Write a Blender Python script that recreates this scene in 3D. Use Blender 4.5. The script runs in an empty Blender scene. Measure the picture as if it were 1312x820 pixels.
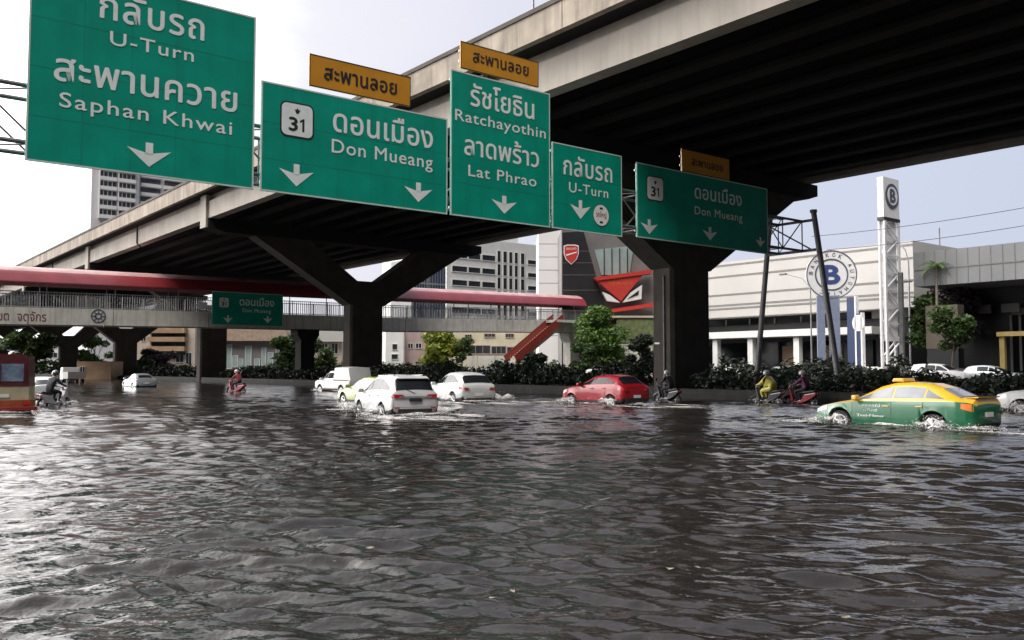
import bpy, bmesh, math, random
import numpy as np
from mathutils import Vector, Matrix
R = math.radians
sc = bpy.context.scene
COL = sc.collection
random.seed(7)
rng = np.random.default_rng(7)

# ------------------------------------------------------------------ camera
CAM_H, PITCH, FPX = 1.6, 3.1, 1140.0
cam_data = bpy.data.cameras.new('camera')
cam = bpy.data.objects.new('camera', cam_data)
COL.objects.link(cam)
cam.location = (0, 0, CAM_H)
cam.rotation_euler = (R(90 + PITCH), 0, 0)
cam_data.sensor_width = 36
cam_data.lens = 36 * FPX / 1312
cam_data.clip_start = 0.1
cam_data.clip_end = 9000
sc.camera = cam

# ------------------------------------------------------------------ sky, sun, exposure
SUN_EL, SUN_AZ = 57, -160          # azimuth from +Y towards +X: behind the camera, to the left
world = bpy.data.worlds.new('World')
sc.world = world
world.use_nodes = True
wn, wl = world.node_tree.nodes, world.node_tree.links
wn.clear()
wout = wn.new('ShaderNodeOutputWorld')
wbg = wn.new('ShaderNodeBackground')
wbg.inputs['Strength'].default_value = 0.105
sky = wn.new('ShaderNodeTexSky')
sky.sky_type = 'NISHITA'
sky.sun_disc = False
sky.sun_elevation = R(SUN_EL)
sky.sun_rotation = R(SUN_AZ)
sky.dust_density = 4
sky.air_density = 1.5
tc = wn.new('ShaderNodeTexCoord')
sepx = wn.new('ShaderNodeSeparateXYZ')
wl.new(tc.outputs['Generated'], sepx.inputs[0])
# cloud deck: brightest in the west (left), bluish grey in the east (right)
vd = wn.new('ShaderNodeVectorMath'); vd.operation = 'DOT_PRODUCT'
vd.inputs[1].default_value = (-0.85, 0.31, 0.42)
wl.new(tc.outputs['Generated'], vd.inputs[0])
ramp = wn.new('ShaderNodeValToRGB')
els = ramp.color_ramp.elements
els[0].position = 0.0; els[0].color = (0.05, 0.05, 0.06, 1)
els[1].position = 1.0; els[1].color = (5.2, 5.0, 4.8, 1)
for pos, c_ in ((0.25, (0.07, 0.075, 0.09)), (0.34, (0.14, 0.155, 0.19)), (0.42, (0.285, 0.31, 0.385)), (0.55, (0.31, 0.33, 0.40)), (0.72, (0.38, 0.38, 0.43)), (0.80, (0.44, 0.44, 0.47)), (0.86, (0.85, 0.83, 0.83)), (0.91, (1.9, 1.84, 1.8)), (0.95, (3.3, 3.2, 3.1))):
    e = els.new(pos); e.color = (*c_, 1)
mapr = wn.new('ShaderNodeMapRange')
mapr.inputs['From Min'].default_value = -1
mapr.inputs['From Max'].default_value = 1
wl.new(vd.outputs['Value'], mapr.inputs['Value'])
# soft broken cloud texture
cmap = wn.new('ShaderNodeMapping'); cmap.inputs['Scale'].default_value = (1.0, 1.0, 3.2)
wl.new(tc.outputs['Generated'], cmap.inputs[0])
cn = wn.new('ShaderNodeTexNoise'); cn.inputs['Scale'].default_value = 2.6; cn.inputs['Detail'].default_value = 7; cn.inputs['Roughness'].default_value = 0.55
wl.new(cmap.outputs[0], cn.inputs['Vector'])
cadd = wn.new('ShaderNodeMath'); cadd.operation = 'MULTIPLY_ADD'
cadd.inputs[1].default_value = 0.07; cadd.inputs[2].default_value = -0.035
wl.new(cn.outputs['Fac'], cadd.inputs[0])
csum = wn.new('ShaderNodeMath'); csum.operation = 'ADD'
wl.new(mapr.outputs[0], csum.inputs[0]); wl.new(cadd.outputs[0], csum.inputs[1])
wl.new(csum.outputs[0], ramp.inputs[0])
# low sky behind the viewer dimmed, added to darken the rightmost gantry sign
vb = wn.new('ShaderNodeVectorMath'); vb.operation = 'DOT_PRODUCT'; vb.inputs[1].default_value = (0.0, 1.0, 0.9)
wl.new(tc.outputs['Generated'], vb.inputs[0])
mb_ = wn.new('ShaderNodeMapRange'); mb_.interpolation_type = 'SMOOTHSTEP'
for k_, v_ in (('From Min', -0.55), ('From Max', 0.35), ('To Min', 1.5), ('To Max', 10.0)): mb_.inputs[k_].default_value = v_
wl.new(vb.outputs['Value'], mb_.inputs['Value'])
cscale = wn.new('ShaderNodeVectorMath'); cscale.operation = 'SCALE'
wl.new(mb_.outputs[0], cscale.inputs['Scale'])
wl.new(ramp.outputs[0], cscale.inputs[0])
cmix = wn.new('ShaderNodeMix'); cmix.data_type = 'RGBA'
cmix.inputs['Factor'].default_value = 0.95
wl.new(sky.outputs[0], cmix.inputs['A']); wl.new(cscale.outputs[0], cmix.inputs['B'])
wl.new(cmix.outputs['Result'], wbg.inputs['Color'])
wl.new(wbg.outputs[0], wout.inputs[0])

sun_d = bpy.data.lights.new('sun', 'SUN')
sun_d.energy = 1.5
sun_d.angle = R(28)
sun_d.color = (1.0, 0.95, 0.87)
sun = bpy.data.objects.new('sun', sun_d)
COL.objects.link(sun)
_sd = Vector((math.sin(R(SUN_AZ)) * math.cos(R(SUN_EL)), math.cos(R(SUN_AZ)) * math.cos(R(SUN_EL)), math.sin(R(SUN_EL))))
sun.rotation_euler = _sd.to_track_quat('Z', 'Y').to_euler()
sun.location = _sd * 200

sc.view_settings.view_transform = 'Standard'
sc.view_settings.look = 'None'
sc.view_settings.exposure = 1.0
sc.view_settings.gamma = 1.0
sc.view_settings.use_curve_mapping = False
try:
    sc.cycles.max_bounces = 8
    sc.cycles.diffuse_bounces = 3
    sc.cycles.glossy_bounces = 4
    sc.cycles.transparent_max_bounces = 12
except Exception:
    pass

# ------------------------------------------------------------------ measuring helpers
ROAD = 38.3                                  # the road runs 38.3 degrees left of the view
_a = R(ROAD)
NV = Vector((math.cos(_a), math.sin(_a), 0))  # across the road (p)
DV = Vector((-math.sin(_a), math.cos(_a), 0)) # along the road (t)
_th = R(PITCH)
_fw = Vector((0, math.cos(_th), math.sin(_th)))
_up = Vector((0, -math.sin(_th), math.cos(_th)))
CP = Vector((0, 0, CAM_H))
def ray(x, y): return Vector(((x - 656) / FPX, 0, 0)) + _up * ((410 - y) / FPX) + _fw
def at_z(x, y, z=0.0):
    r = ray(x, y); return CP + r * ((z - CAM_H) / r.z)
def at_y(x, y, Y):
    r = ray(x, y); return CP + r * (Y / r.y)
def on_t(x, y, t):                            # -> (p, z) on the plane across the road at t
    r = ray(x, y); P = CP + r * (t / r.dot(DV)); return P.dot(NV), P.z
def on_p(x, y, p):                            # -> (t, z) on the plane along the road at p
    r = ray(x, y); P = CP + r * (p / r.dot(NV)); return P.dot(DV), P.z
def W(p, t, z=0.0): return NV * p + DV * t + Vector((0, 0, z))

# ------------------------------------------------------------------ materials
def _nt(name):
    m = bpy.data.materials.new(name); m.use_nodes = True
    return m, m.node_tree.nodes, m.node_tree.links, m.node_tree.nodes['Principled BSDF']
def pbr(name, col, rough=0.6, metal=0.0, var=0.12, scale=3.0, bump=0.0, bscale=30.0, streak=0.0, streak_col=(0.05, 0.045, 0.04), coat=0.0, spec=0.5, two=None):
    """a solid procedural surface: noise variation of the colour, optional rain streaks and fine bump"""
    m, N, L, b = _nt(name)
    t = N.new('ShaderNodeTexCoord')
    n = N.new('ShaderNodeTexNoise'); n.inputs['Scale'].default_value = scale; n.inputs['Detail'].default_value = 6
    L.new(t.outputs['Object'], n.inputs['Vector'])
    r = N.new('ShaderNodeValToRGB')
    c0 = tuple(max(0, c * (1 - var * 1.6)) for c in col); c1 = tuple(min(1, c * (1 + var)) for c in (two or col))
    r.color_ramp.elements[0].position = 0.3; r.color_ramp.elements[0].color = (*c0, 1)
    r.color_ramp.elements[1].position = 0.7; r.color_ramp.elements[1].color = (*c1, 1)
    L.new(n.outputs['Fac'], r.inputs[0])
    out = r.outputs[0]
    if streak > 0:
        mp = N.new('ShaderNodeMapping'); mp.inputs['Scale'].default_value = (2.2, 2.2, 0.16)
        L.new(t.outputs['Object'], mp.inputs[0])
        s = N.new('ShaderNodeTexNoise'); s.inputs['Scale'].default_value = 1.0; s.inputs['Detail'].default_value = 8; s.inputs['Roughness'].default_value = 0.65
        L.new(mp.outputs[0], s.inputs['Vector'])
        sr = N.new('ShaderNodeValToRGB')
        sr.color_ramp.elements[0].position = 0.48; sr.color_ramp.elements[0].color = (0, 0, 0, 1)
        sr.color_ramp.elements[1].position = 0.68; sr.color_ramp.elements[1].color = (streak, streak, streak, 1)
        L.new(s.outputs['Fac'], sr.inputs[0])
        mx = N.new('ShaderNodeMix'); mx.data_type = 'RGBA'
        L.new(sr.outputs[0], mx.inputs['Factor']); L.new(out, mx.inputs['A']); mx.inputs['B'].default_value = (*streak_col, 1)
        out = mx.outputs['Result']
    L.new(out, b.inputs['Base Color'])
    b.inputs['Roughness'].default_value = rough
    b.inputs['Metallic'].default_value = metal
    b.inputs['Specular IOR Level'].default_value = spec
    if coat: b.inputs['Coat Weight'].default_value = coat; b.inputs['Coat Roughness'].default_value = 0.06
    if bump > 0:
        n2 = N.new('ShaderNodeTexNoise'); n2.inputs['Scale'].default_value = bscale; n2.inputs['Detail'].default_value = 5
        L.new(t.outputs['Object'], n2.inputs['Vector'])
        bp = N.new('ShaderNodeBump'); bp.inputs['Strength'].default_value = bump; bp.inputs['Distance'].default_value = 0.02
        L.new(n2.outputs['Fac'], bp.inputs['Height']); L.new(bp.outputs[0], b.inputs['Normal'])
    return m
def leafmat(name, col, var=0.45):
    m, N, L, b = _nt(name)
    g = N.new('ShaderNodeNewGeometry')
    r = N.new('ShaderNodeValToRGB')
    r.color_ramp.elements[0].color = (col[0] * (1 - var), col[1] * (1 - var), col[2] * (1 - var), 1)
    r.color_ramp.elements[1].color = (min(1, col[0] * (1 + var)), min(1, col[1] * (1 + var)), col[2] * (1 + var * .5), 1)
    L.new(g.outputs['Random Per Island'], r.inputs[0])
    L.new(r.outputs[0], b.inputs['Base Color'])
    b.inputs['Roughness'].default_value = 0.55
    tr = N.new('ShaderNodeBsdfTranslucent'); L.new(r.outputs[0], tr.inputs[0])
    mx = N.new('ShaderNodeMixShader'); mx.inputs[0].default_value = 0.25
    L.new(b.outputs[0], mx.inputs[1]); L.new(tr.outputs[0], mx.inputs[2])
    L.new(mx.outputs[0], N['Material Output'].inputs[0])
    return m
def litmat(name, col, strength):
    m, N, L, b = _nt(name)
    b.inputs['Base Color'].default_value = (*col, 1)
    b.inputs['Emission Color'].default_value = (*col, 1)
    b.inputs['Emission Strength'].default_value = strength
    return m
M = {}
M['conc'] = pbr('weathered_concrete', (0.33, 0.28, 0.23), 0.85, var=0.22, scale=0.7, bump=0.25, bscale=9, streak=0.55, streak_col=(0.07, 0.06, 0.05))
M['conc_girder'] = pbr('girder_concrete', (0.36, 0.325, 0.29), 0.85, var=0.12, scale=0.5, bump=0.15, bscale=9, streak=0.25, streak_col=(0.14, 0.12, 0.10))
M['conc_under'] = pbr('shaded_under_concrete', (0.008, 0.0075, 0.0075), 0.9, var=0.25, scale=0.6, bump=0.2, bscale=8)  # the viaduct's underside shade is put into this near-black base colour
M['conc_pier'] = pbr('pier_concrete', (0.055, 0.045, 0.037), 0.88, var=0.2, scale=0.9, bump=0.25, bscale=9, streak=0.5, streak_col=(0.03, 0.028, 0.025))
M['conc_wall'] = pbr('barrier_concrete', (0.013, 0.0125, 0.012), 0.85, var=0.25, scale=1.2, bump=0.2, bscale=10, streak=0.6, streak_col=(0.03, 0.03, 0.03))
M['conc_white'] = pbr('painted_concrete', (0.62, 0.60, 0.55), 0.75, var=0.12, scale=0.8, bump=0.1, streak=0.5, streak_col=(0.24, 0.15, 0.09))
M['green_sign'] = pbr('green_sign_sheeting', (0.002, 0.31, 0.215), 0.5, var=0.10, scale=0.9, streak=0.35, streak_col=(0.004, 0.20, 0.14), spec=0.2)
M['sign_white'] = pbr('white_sign_sheeting', (0.82, 0.88, 0.85), 0.45, var=0.05, scale=4)
M['sign_line'] = pbr('pale_sign_border', (0.60, 0.70, 0.64), 0.45, var=0.06, scale=4)
M['sign_black'] = pbr('black_sign_ink', (0.02, 0.02, 0.022), 0.5, var=0.05)
M['banner_red'] = pbr('faded_banner_red', (0.22, 0.05, 0.06), 0.6, var=0.25)
M['sign_joint'] = pbr('sign_panel_joint', (0.001, 0.16, 0.11), 0.6, var=0.3)
M['roof_highlight'] = pbr('roof_sky_highlight', (0.50, 0.30, 0.30), 0.45, var=0.15, scale=0.8, streak=0.2, streak_col=(0.4, 0.2, 0.2))  # pale pink paints a sky highlight onto the footbridge roof
M['sign_red'] = pbr('red_sign_ink', (0.45, 0.03, 0.03), 0.5, var=0.05)
M['orange_sign'] = pbr('orange_sign_sheeting', (0.62, 0.27, 0.015), 0.42, var=0.08, scale=1.2)
M['alu'] = pbr('aluminium_back', (0.35, 0.35, 0.35), 0.45, metal=0.8, var=0.1)
M['steel'] = pbr('grey_painted_steel', (0.20, 0.195, 0.205), 0.5, metal=0.2, var=0.2, scale=3)
M['galv'] = pbr('galvanised_steel', (0.33, 0.33, 0.35), 0.45, metal=0.5, var=0.15, scale=5)
M['white_paint'] = pbr('white_paint', (0.74, 0.735, 0.72), 0.55, var=0.06, scale=0.6, streak=0.12, streak_col=(0.40, 0.38, 0.35))
M['white_steel'] = pbr('white_steel', (0.75, 0.75, 0.76), 0.5, var=0.06)
M['roof_red'] = pbr('red_metal_roof', (0.25, 0.028, 0.036), 0.32, var=0.12, scale=0.9, spec=0.9)
M['rail_red'] = pbr('red_handrail_paint', (0.24, 0.032, 0.022), 0.5, var=0.1)
M['rail_grey'] = pbr('grey_railing_paint', (0.30, 0.31, 0.32), 0.55, var=0.12)
M['glass_dark'] = pbr('dark_window_glass', (0.012, 0.014, 0.017), 0.10, var=0.1, scale=0.5, spec=0.18)
M['glass_office'] = pbr('office_window_glass', (0.03, 0.035, 0.042), 0.12, var=0.3, scale=0.4)
M['glass_tower'] = pbr('hazed_tower_glass', (0.10, 0.11, 0.13), 0.2, var=0.4, scale=0.3)  # pane colour lightened to paint in distance haze
M['glass_blue'] = pbr('blue_curtain_glass', (0.03, 0.05, 0.10), 0.08, var=0.3, scale=0.15)
M['glass_pale'] = pbr('pale_showroom_glass', (0.30, 0.38, 0.37), 0.10, var=0.12, scale=0.4)
M['glass_bus'] = pbr('bluish_bus_glass', (0.16, 0.21, 0.29), 0.08, var=0.4, scale=3)
M['glass_taxi'] = pbr('tinted_side_glass', (0.20, 0.21, 0.24), 0.05, var=0.15, scale=2, spec=0.7)
M['black'] = pbr('black_plastic', (0.014, 0.014, 0.015), 0.55, var=0.2)
M['tyre'] = pbr('tyre_rubber', (0.018, 0.018, 0.019), 0.8, var=0.2, bump=0.2)
M['rim'] = pbr('alloy_rim', (0.55, 0.55, 0.57), 0.3, metal=0.9, var=0.08)
M['car_white'] = pbr('white_car_paint', (0.47, 0.47, 0.475), 0.35, var=0.04, scale=2, coat=0.5)
M['car_red'] = pbr('red_car_paint', (0.25, 0.006, 0.014), 0.35, var=0.06, scale=2, coat=0.35, spec=0.3)
M['car_green'] = pbr('green_taxi_paint', (0.003, 0.105, 0.042), 0.3, var=0.06, scale=2, coat=1.0)
M['car_yellow'] = pbr('yellow_taxi_paint', (0.66, 0.39, 0.03), 0.3, var=0.05, scale=2, coat=1.0)
M['car_lime'] = pbr('lime_taxi_paint', (0.26, 0.32, 0.05), 0.3, var=0.05, scale=2, coat=1.0)
M['car_silver'] = pbr('silver_car_paint', (0.45, 0.48, 0.52), 0.28, metal=0.4, var=0.05, coat=1.0)
M['car_black'] = pbr('black_car_paint', (0.02, 0.02, 0.024), 0.25, var=0.05, coat=1.0)
M['car_cream'] = pbr('cream_bus_paint', (0.40, 0.33, 0.22), 0.4, var=0.12, coat=0.4)
M['bus_red'] = pbr('red_bus_paint', (0.22, 0.02, 0.02), 0.4, var=0.15, coat=0.4)
M['bus_maroon'] = pbr('maroon_bus_paint', (0.09, 0.016, 0.02), 0.4, var=0.15, coat=0.4)
M['bus_orange'] = pbr('orange_bus_paint', (0.28, 0.06, 0.02), 0.4, var=0.15, coat=0.4)
M['tail_red'] = pbr('red_lamp_lens', (0.40, 0.02, 0.015), 0.15, var=0.05, coat=1.0)
M['tail_orange'] = pbr('orange_lamp_lens', (0.70, 0.20, 0.04), 0.15, var=0.05, coat=1.0)
M['head_lens'] = pbr('clear_lamp_lens', (0.55, 0.57, 0.6), 0.08, var=0.1, coat=1.0)
M['bark'] = pbr('bark', (0.09, 0.07, 0.05), 0.9, var=0.3, scale=8, bump=0.5)
M['bark_pale'] = pbr('pale_bark', (0.22, 0.19, 0.15), 0.9, var=0.25, scale=8, bump=0.5)
M['leaf_dark'] = leafmat('dark_leaves', (0.012, 0.020, 0.009))
M['leaf'] = leafmat('green_leaves', (0.045, 0.085, 0.02))
M['leaf_mid'] = leafmat('mid_green_leaves', (0.085, 0.16, 0.03))
M['leaf_lime'] = leafmat('yellow_green_leaves', (0.20, 0.24, 0.03))
M['leaf_grey'] = leafmat('grey_green_leaves', (0.075, 0.085, 0.06))
M['leaf_purple'] = leafmat('purple_leaves', (0.07, 0.05, 0.06))
M['soil'] = pbr('wet_soil', (0.035, 0.028, 0.02), 0.9, var=0.3, scale=2, bump=0.4)
M['asphalt'] = pbr('wet_asphalt', (0.045, 0.045, 0.047), 0.5, var=0.25, scale=0.8, bump=0.2)
M['skin'] = pbr('skin', (0.36, 0.20, 0.13), 0.55, var=0.06)
M['cloth_yellow'] = pbr('yellow_raincoat', (0.50, 0.45, 0.09), 0.35, var=0.12, scale=6)
M['cloth_dark'] = pbr('dark_cloth', (0.02, 0.02, 0.026), 0.85, var=0.25, scale=8)
M['cloth_purple'] = pbr('plum_cloth', (0.10, 0.03, 0.07), 0.8, var=0.25, scale=8)
M['cloth_red'] = pbr('red_cloth', (0.22, 0.03, 0.05), 0.8, var=0.25, scale=8)
M['cloth_blue'] = pbr('navy_cloth', (0.03, 0.035, 0.07), 0.85, var=0.25, scale=8)
M['helmet_grey'] = pbr('grey_helmet', (0.35, 0.35, 0.35), 0.25, var=0.05, coat=1.0)
M['helmet_dark'] = pbr('dark_helmet', (0.03, 0.03, 0.035), 0.25, var=0.05, coat=1.0)
M['helmet_pink'] = pbr('pink_helmet', (0.42, 0.25, 0.26), 0.3, var=0.05, coat=1.0)
M['bike_red'] = pbr('red_scooter_paint', (0.25, 0.02, 0.03), 0.3, var=0.05, coat=1.0)
M['bike_dark'] = pbr('dark_scooter_paint', (0.02, 0.02, 0.025), 0.3, var=0.05, coat=1.0)
M['bike_pink'] = pbr('pale_pink_scooter_paint', (0.50, 0.42, 0.46), 0.3, var=0.05, coat=1.0)
M['show_white'] = pbr('white_cladding', (0.49, 0.475, 0.455), 0.5, var=0.04, scale=0.25, streak=0.08, streak_col=(0.42, 0.40, 0.38))
M['show_line'] = pbr('cladding_groove', (0.20, 0.19, 0.18), 0.7, var=0.1)
M['clad_grey'] = pbr('grey_cladding', (0.20, 0.205, 0.215), 0.5, var=0.08, scale=0.3)
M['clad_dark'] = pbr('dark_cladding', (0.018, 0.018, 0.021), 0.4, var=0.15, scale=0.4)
M['clad_mid'] = pbr('mid_grey_cladding', (0.17, 0.16, 0.155), 0.55, var=0.1, scale=0.4)
M['brand_red'] = pbr('red_panel', (0.50, 0.045, 0.035), 0.4, var=0.08)
M['logo_white'] = pbr('white_logo_face', (0.80, 0.79, 0.80), 0.45, var=0.03)
M['logo_blue'] = pbr('blue_logo_face', (0.04, 0.07, 0.22), 0.45, var=0.05)
M['logo_grey'] = pbr('slate_logo_face', (0.09, 0.10, 0.14), 0.45, var=0.05)
M['post_blue'] = pbr('slate_blue_post', (0.22, 0.26, 0.36), 0.5, var=0.08)
M['post_navy'] = pbr('navy_post', (0.035, 0.055, 0.13), 0.5, var=0.08)
M['pink_wall'] = pbr('pink_render', (0.40, 0.30, 0.29), 0.8, var=0.12, scale=0.5, streak=0.3, streak_col=(0.2, 0.15, 0.13))
M['cream_wall'] = pbr('cream_render', (0.52, 0.44, 0.36), 0.8, var=0.1, scale=0.5, streak=0.3, streak_col=(0.3, 0.24, 0.19))
M['yellow_wall'] = pbr('pale_yellow_render', (0.55, 0.50, 0.36), 0.8, var=0.1, scale=0.5, streak=0.25, streak_col=(0.3, 0.26, 0.19))
M['balcony'] = pbr('tan_balcony', (0.38, 0.25, 0.16), 0.8, var=0.12, scale=0.6)
M['tan_pillar'] = pbr('tan_pillar_render', (0.09, 0.072, 0.055), 0.8, var=0.15, scale=0.8)
M['tile_roof'] = pbr('tan_roof', (0.36, 0.27, 0.21), 0.8, var=0.15, scale=2)
M['gate_yellow'] = pbr('dull_yellow_gate_paint', (0.26, 0.19, 0.06), 0.6, var=0.12)
M['net_green'] = pbr('green_shade_net', (0.14, 0.17, 0.07), 0.8, var=0.25, scale=2)
M['tower'] = pbr('tower_render', (0.70, 0.69, 0.71), 0.7, var=0.07, scale=0.1)
M['tower_slab'] = pbr('tower_balcony_render', (0.82, 0.81, 0.82), 0.7, var=0.05, scale=0.1)
M['cable'] = pbr('black_cable', (0.05, 0.05, 0.055), 0.6, var=0.05)
M['plate'] = pbr('licence_plate_white', (0.6, 0.6, 0.58), 0.5, var=0.04)

# ------------------------------------------------------------------ mesh building
class MB:
    def __init__(s): s.v = []; s.f = []; s.m = []
    def add(s, vs, fs, m=0):
        o = len(s.v); s.v += [tuple(v) for v in vs]; s.f += [tuple(i + o for i in f) for f in fs]; s.m += [m] * len(fs); return s
    def box(s, x0, x1, y0, y1, z0, z1, m=0):
        return s.add([(x0, y0, z0), (x1, y0, z0), (x1, y1, z0), (x0, y1, z0), (x0, y0, z1), (x1, y0, z1), (x1, y1, z1), (x0, y1, z1)],
                     [(0, 3, 2, 1), (4, 5, 6, 7), (0, 1, 5, 4), (1, 2, 6, 5), (2, 3, 7, 6), (3, 0, 4, 7)], m)
    def bar(s, a, b, r, n=8, r2=None, m=0):
        a, b = Vector(a), Vector(b); d = (b - a)
        if d.length < 1e-6: return s
        q = d.to_track_quat('Z', 'Y'); r2 = r if r2 is None else r2
        A = [a + q @ Vector((r * math.cos(2 * math.pi * i / n), r * math.sin(2 * math.pi * i / n), 0)) for i in range(n)]
        B = [b + q @ Vector((r2 * math.cos(2 * math.pi * i / n), r2 * math.sin(2 * math.pi * i / n), 0)) for i in range(n)]
        return s.add(A + B, [(i, (i + 1) % n, n + (i + 1) % n, n + i) for i in range(n)] + [tuple(range(n))[::-1], tuple(range(n, 2 * n))], m)
    def sq(s, a, b, w, h, m=0):                  # square bar from a to b
        a, b = Vector(a), Vector(b); d = (b - a).normalized()
        u = d.cross(Vector((0, 0, 1)));  u = Vector((1, 0, 0)) if u.length < 1e-4 else u.normalized()
        k = u.cross(d).normalized()
        c = [u * (w / 2) + k * (h / 2), u * (-w / 2) + k * (h / 2), u * (-w / 2) - k * (h / 2), u * (w / 2) - k * (h / 2)]
        return s.add([a + i for i in c] + [b + i for i in c], [(0, 1, 2, 3), (7, 6, 5, 4)] + [(i, i + 4, (i + 1) % 4 + 4, (i + 1) % 4) for i in range(4)], m)
    def prism(s, poly, d0, d1, axis='y', m=0):    # polygon in the other two axes pushed along axis
        n = len(poly)
        def P(a, b, d): return {'y': (a, d, b), 'x': (d, a, b), 'z': (a, b, d)}[axis]
        return s.add([P(a, b, d0) for a, b in poly] + [P(a, b, d1) for a, b in poly],
                     [tuple(range(n)), tuple(range(2 * n - 1, n - 1, -1))] + [(i, i + n, (i + 1) % n + n, (i + 1) % n) for i in range(n)], m)
    def disc(s, c, r, d0, d1, n=32, axis='y', m=0, ry=None):
        return s.prism([(c[0] + r * math.cos(2 * math.pi * i / n), c[1] + (ry or r) * math.sin(2 * math.pi * i / n)) for i in range(n)], d0, d1, axis, m)
    def ring(s, c, r0, r1, d0, d1, n=40, m=0):    # annulus in xz, pushed along y
        vs = []
        for d in (d0, d1):
            for r in (r0, r1):
                vs += [(c[0] + r * math.cos(2 * math.pi * i / n), d, c[1] + r * math.sin(2 * math.pi * i / n)) for i in range(n)]
        fs = []
        for i in range(n):
            j = (i + 1) % n
            fs += [(i, j, n + j, n + i), (2 * n + i, 3 * n + i, 3 * n + j, 2 * n + j), (n + i, n + j, 3 * n + j, 3 * n + i), (i, 2 * n + i, 2 * n + j, j)]
        return s.add(vs, fs, m)
    def grid(s, rows, m=0):                       # rows of points -> quads
        n = len(rows[0]); vs = [p for r in rows for p in r]
        return s.add(vs, [(i * n + j, i * n + j + 1, (i + 1) * n + j + 1, (i + 1) * n + j) for i in range(len(rows) - 1) for j in range(n - 1)], m)
    def build(s, name, mats, parent=None, loc=None, rotz=None, smooth=False, bevel=0.0, fix=True):
        me = bpy.data.meshes.new(name)
        me.from_pydata([tuple(v) for v in s.v], [], s.f)
        for k in (mats if isinstance(mats, (list, tuple)) else [mats]): me.materials.append(M[k] if isinstance(k, str) else k)
        me.polygons.foreach_set('material_index', s.m)
        if fix:
            bm = bmesh.new(); bm.from_mesh(me); bmesh.ops.recalc_face_normals(bm, faces=bm.faces); bm.to_mesh(me); bm.free()
        if smooth:
            me.polygons.foreach_set('use_smooth', [True] * len(me.polygons))
            try: me.set_sharp_from_angle(angle=R(38))
            except Exception: pass
        me.update()
        o = bpy.data.objects.new(name, me); COL.objects.link(o)
        if parent: o.parent = parent
        if loc is not None: o.location = loc
        if rotz is not None: o.rotation_euler.z = rotz
        if bevel:
            b = o.modifiers.new('edge', 'BEVEL'); b.width = bevel; b.segments = 2; b.limit_method = 'ANGLE'
        return o
def tag(o, label=None, cat=None, group=None, kind=None):
    if label: o['label'] = label
    if cat: o['category'] = cat
    if group: o['group'] = group
    if kind: o['kind'] = kind
    return o
def empty(name, loc=(0, 0, 0), rotz=0.0, label=None, cat=None, group=None):
    o = bpy.data.objects.new(name, None); COL.objects.link(o)
    o.empty_display_size = 0.3; o.location = loc; o.rotation_euler.z = rotz
    return tag(o, label, cat, group)
RZ = R(ROAD)
def road_empty(name, p, t, z, label, cat, group=None): return empty(name, W(p, t, z), RZ, label, cat, group)
def copy_tree(o, parent=None):
    c = o.copy(); COL.objects.link(c)
    if parent: c.parent = parent
    for ch in list(o.children): copy_tree(ch, c)
    return c

# ------------------------------------------------------------------ lettering (Blender's built-in font, turned into mesh)
_tc = {}
def text_raw(body, bold, spacing=1.0):
    k = (body, bold, spacing)
    if k in _tc: return _tc[k]
    c = bpy.data.curves.new('text', 'FONT'); c.body = body; c.offset = bold; c.space_character = spacing; c.resolution_u = 4
    o = bpy.data.objects.new('text', c); COL.objects.link(o)
    dg = bpy.context.evaluated_depsgraph_get(); ev = o.evaluated_get(dg); me = ev.to_mesh()
    v = [tuple(q.co) for q in me.vertices]; f = [tuple(q.vertices) for q in me.polygons]
    ev.to_mesh_clear(); bpy.data.objects.remove(o); bpy.data.curves.remove(c)
    _tc[k] = (v, f); return v, f
def ref_h(thai):
    v, _ = text_raw('ด' if thai else 'H', 0.0); return max(q[1] for q in v)
def put_text(mb, body, x0, x1, z0, h, y, bold=0.012, spacing=1.0, m=0, mirror=False):
    """fills mb with text from x0 to x1, baseline z0, letter height h, facing -y at depth y; a heavier weight is overprinted"""
    thai = any('\u0e00' <= c <= '\u0e7f' for c in body)
    v, f = text_raw(body, 0.0, spacing)
    xs = [q[0] for q in v]; a, b = min(xs), max(xs)
    sx = (x1 - x0) / (b - a); sz = h / ref_h(thai); k = bold * h * 1.25
    for i, (ox, oz) in enumerate(((0, 0), (k, 0), (-k, 0), (0, k * .8), (0, -k * .8)) if bold else ((0, 0),)):
        mb.add([(x0 + ox + (q[0] - a) * sx, y - .0007 * i, z0 + oz + q[1] * sz) for q in v], f, m)

# ------------------------------------------------------------------ where the vehicles stand (x, y, heading left of the view)
def head(phi): return R(90 + phi)
TAXI = (10.95, 25.0, 38.0); SUV = (-4.25, 31.9, 27.0); CROSS = (-2.6, 43.6, 27.0); HATCH = (4.1, 39.6, 37.0)
LIME = (-6.6, 42.5, 37.0); PICK = (-11.5, 60.5, 38.0); SILV = (-32.4, 77.5, 38.0); LEFTC = (-24.3, 46.0, 38.0)
BUS = (-19.5, 33.0, 38.0); RIGHTC = (19.55, 31.0, 38.0)
WAKES = [(TAXI[0], TAXI[1], head(TAXI[2]), 4.6, .05), (SUV[0], SUV[1], head(SUV[2]), 4.8, .06), (CROSS[0], CROSS[1], head(CROSS[2]), 4.7, .05),
         (HATCH[0], HATCH[1], head(HATCH[2]), 4.1, .05), (RIGHTC[0], RIGHTC[1], head(RIGHTC[2]), 4.6, .05), (BUS[0], BUS[1], head(BUS[2]), 6.5, .04), (PICK[0], PICK[1], head(PICK[2]), 5.0, .04)]

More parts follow.
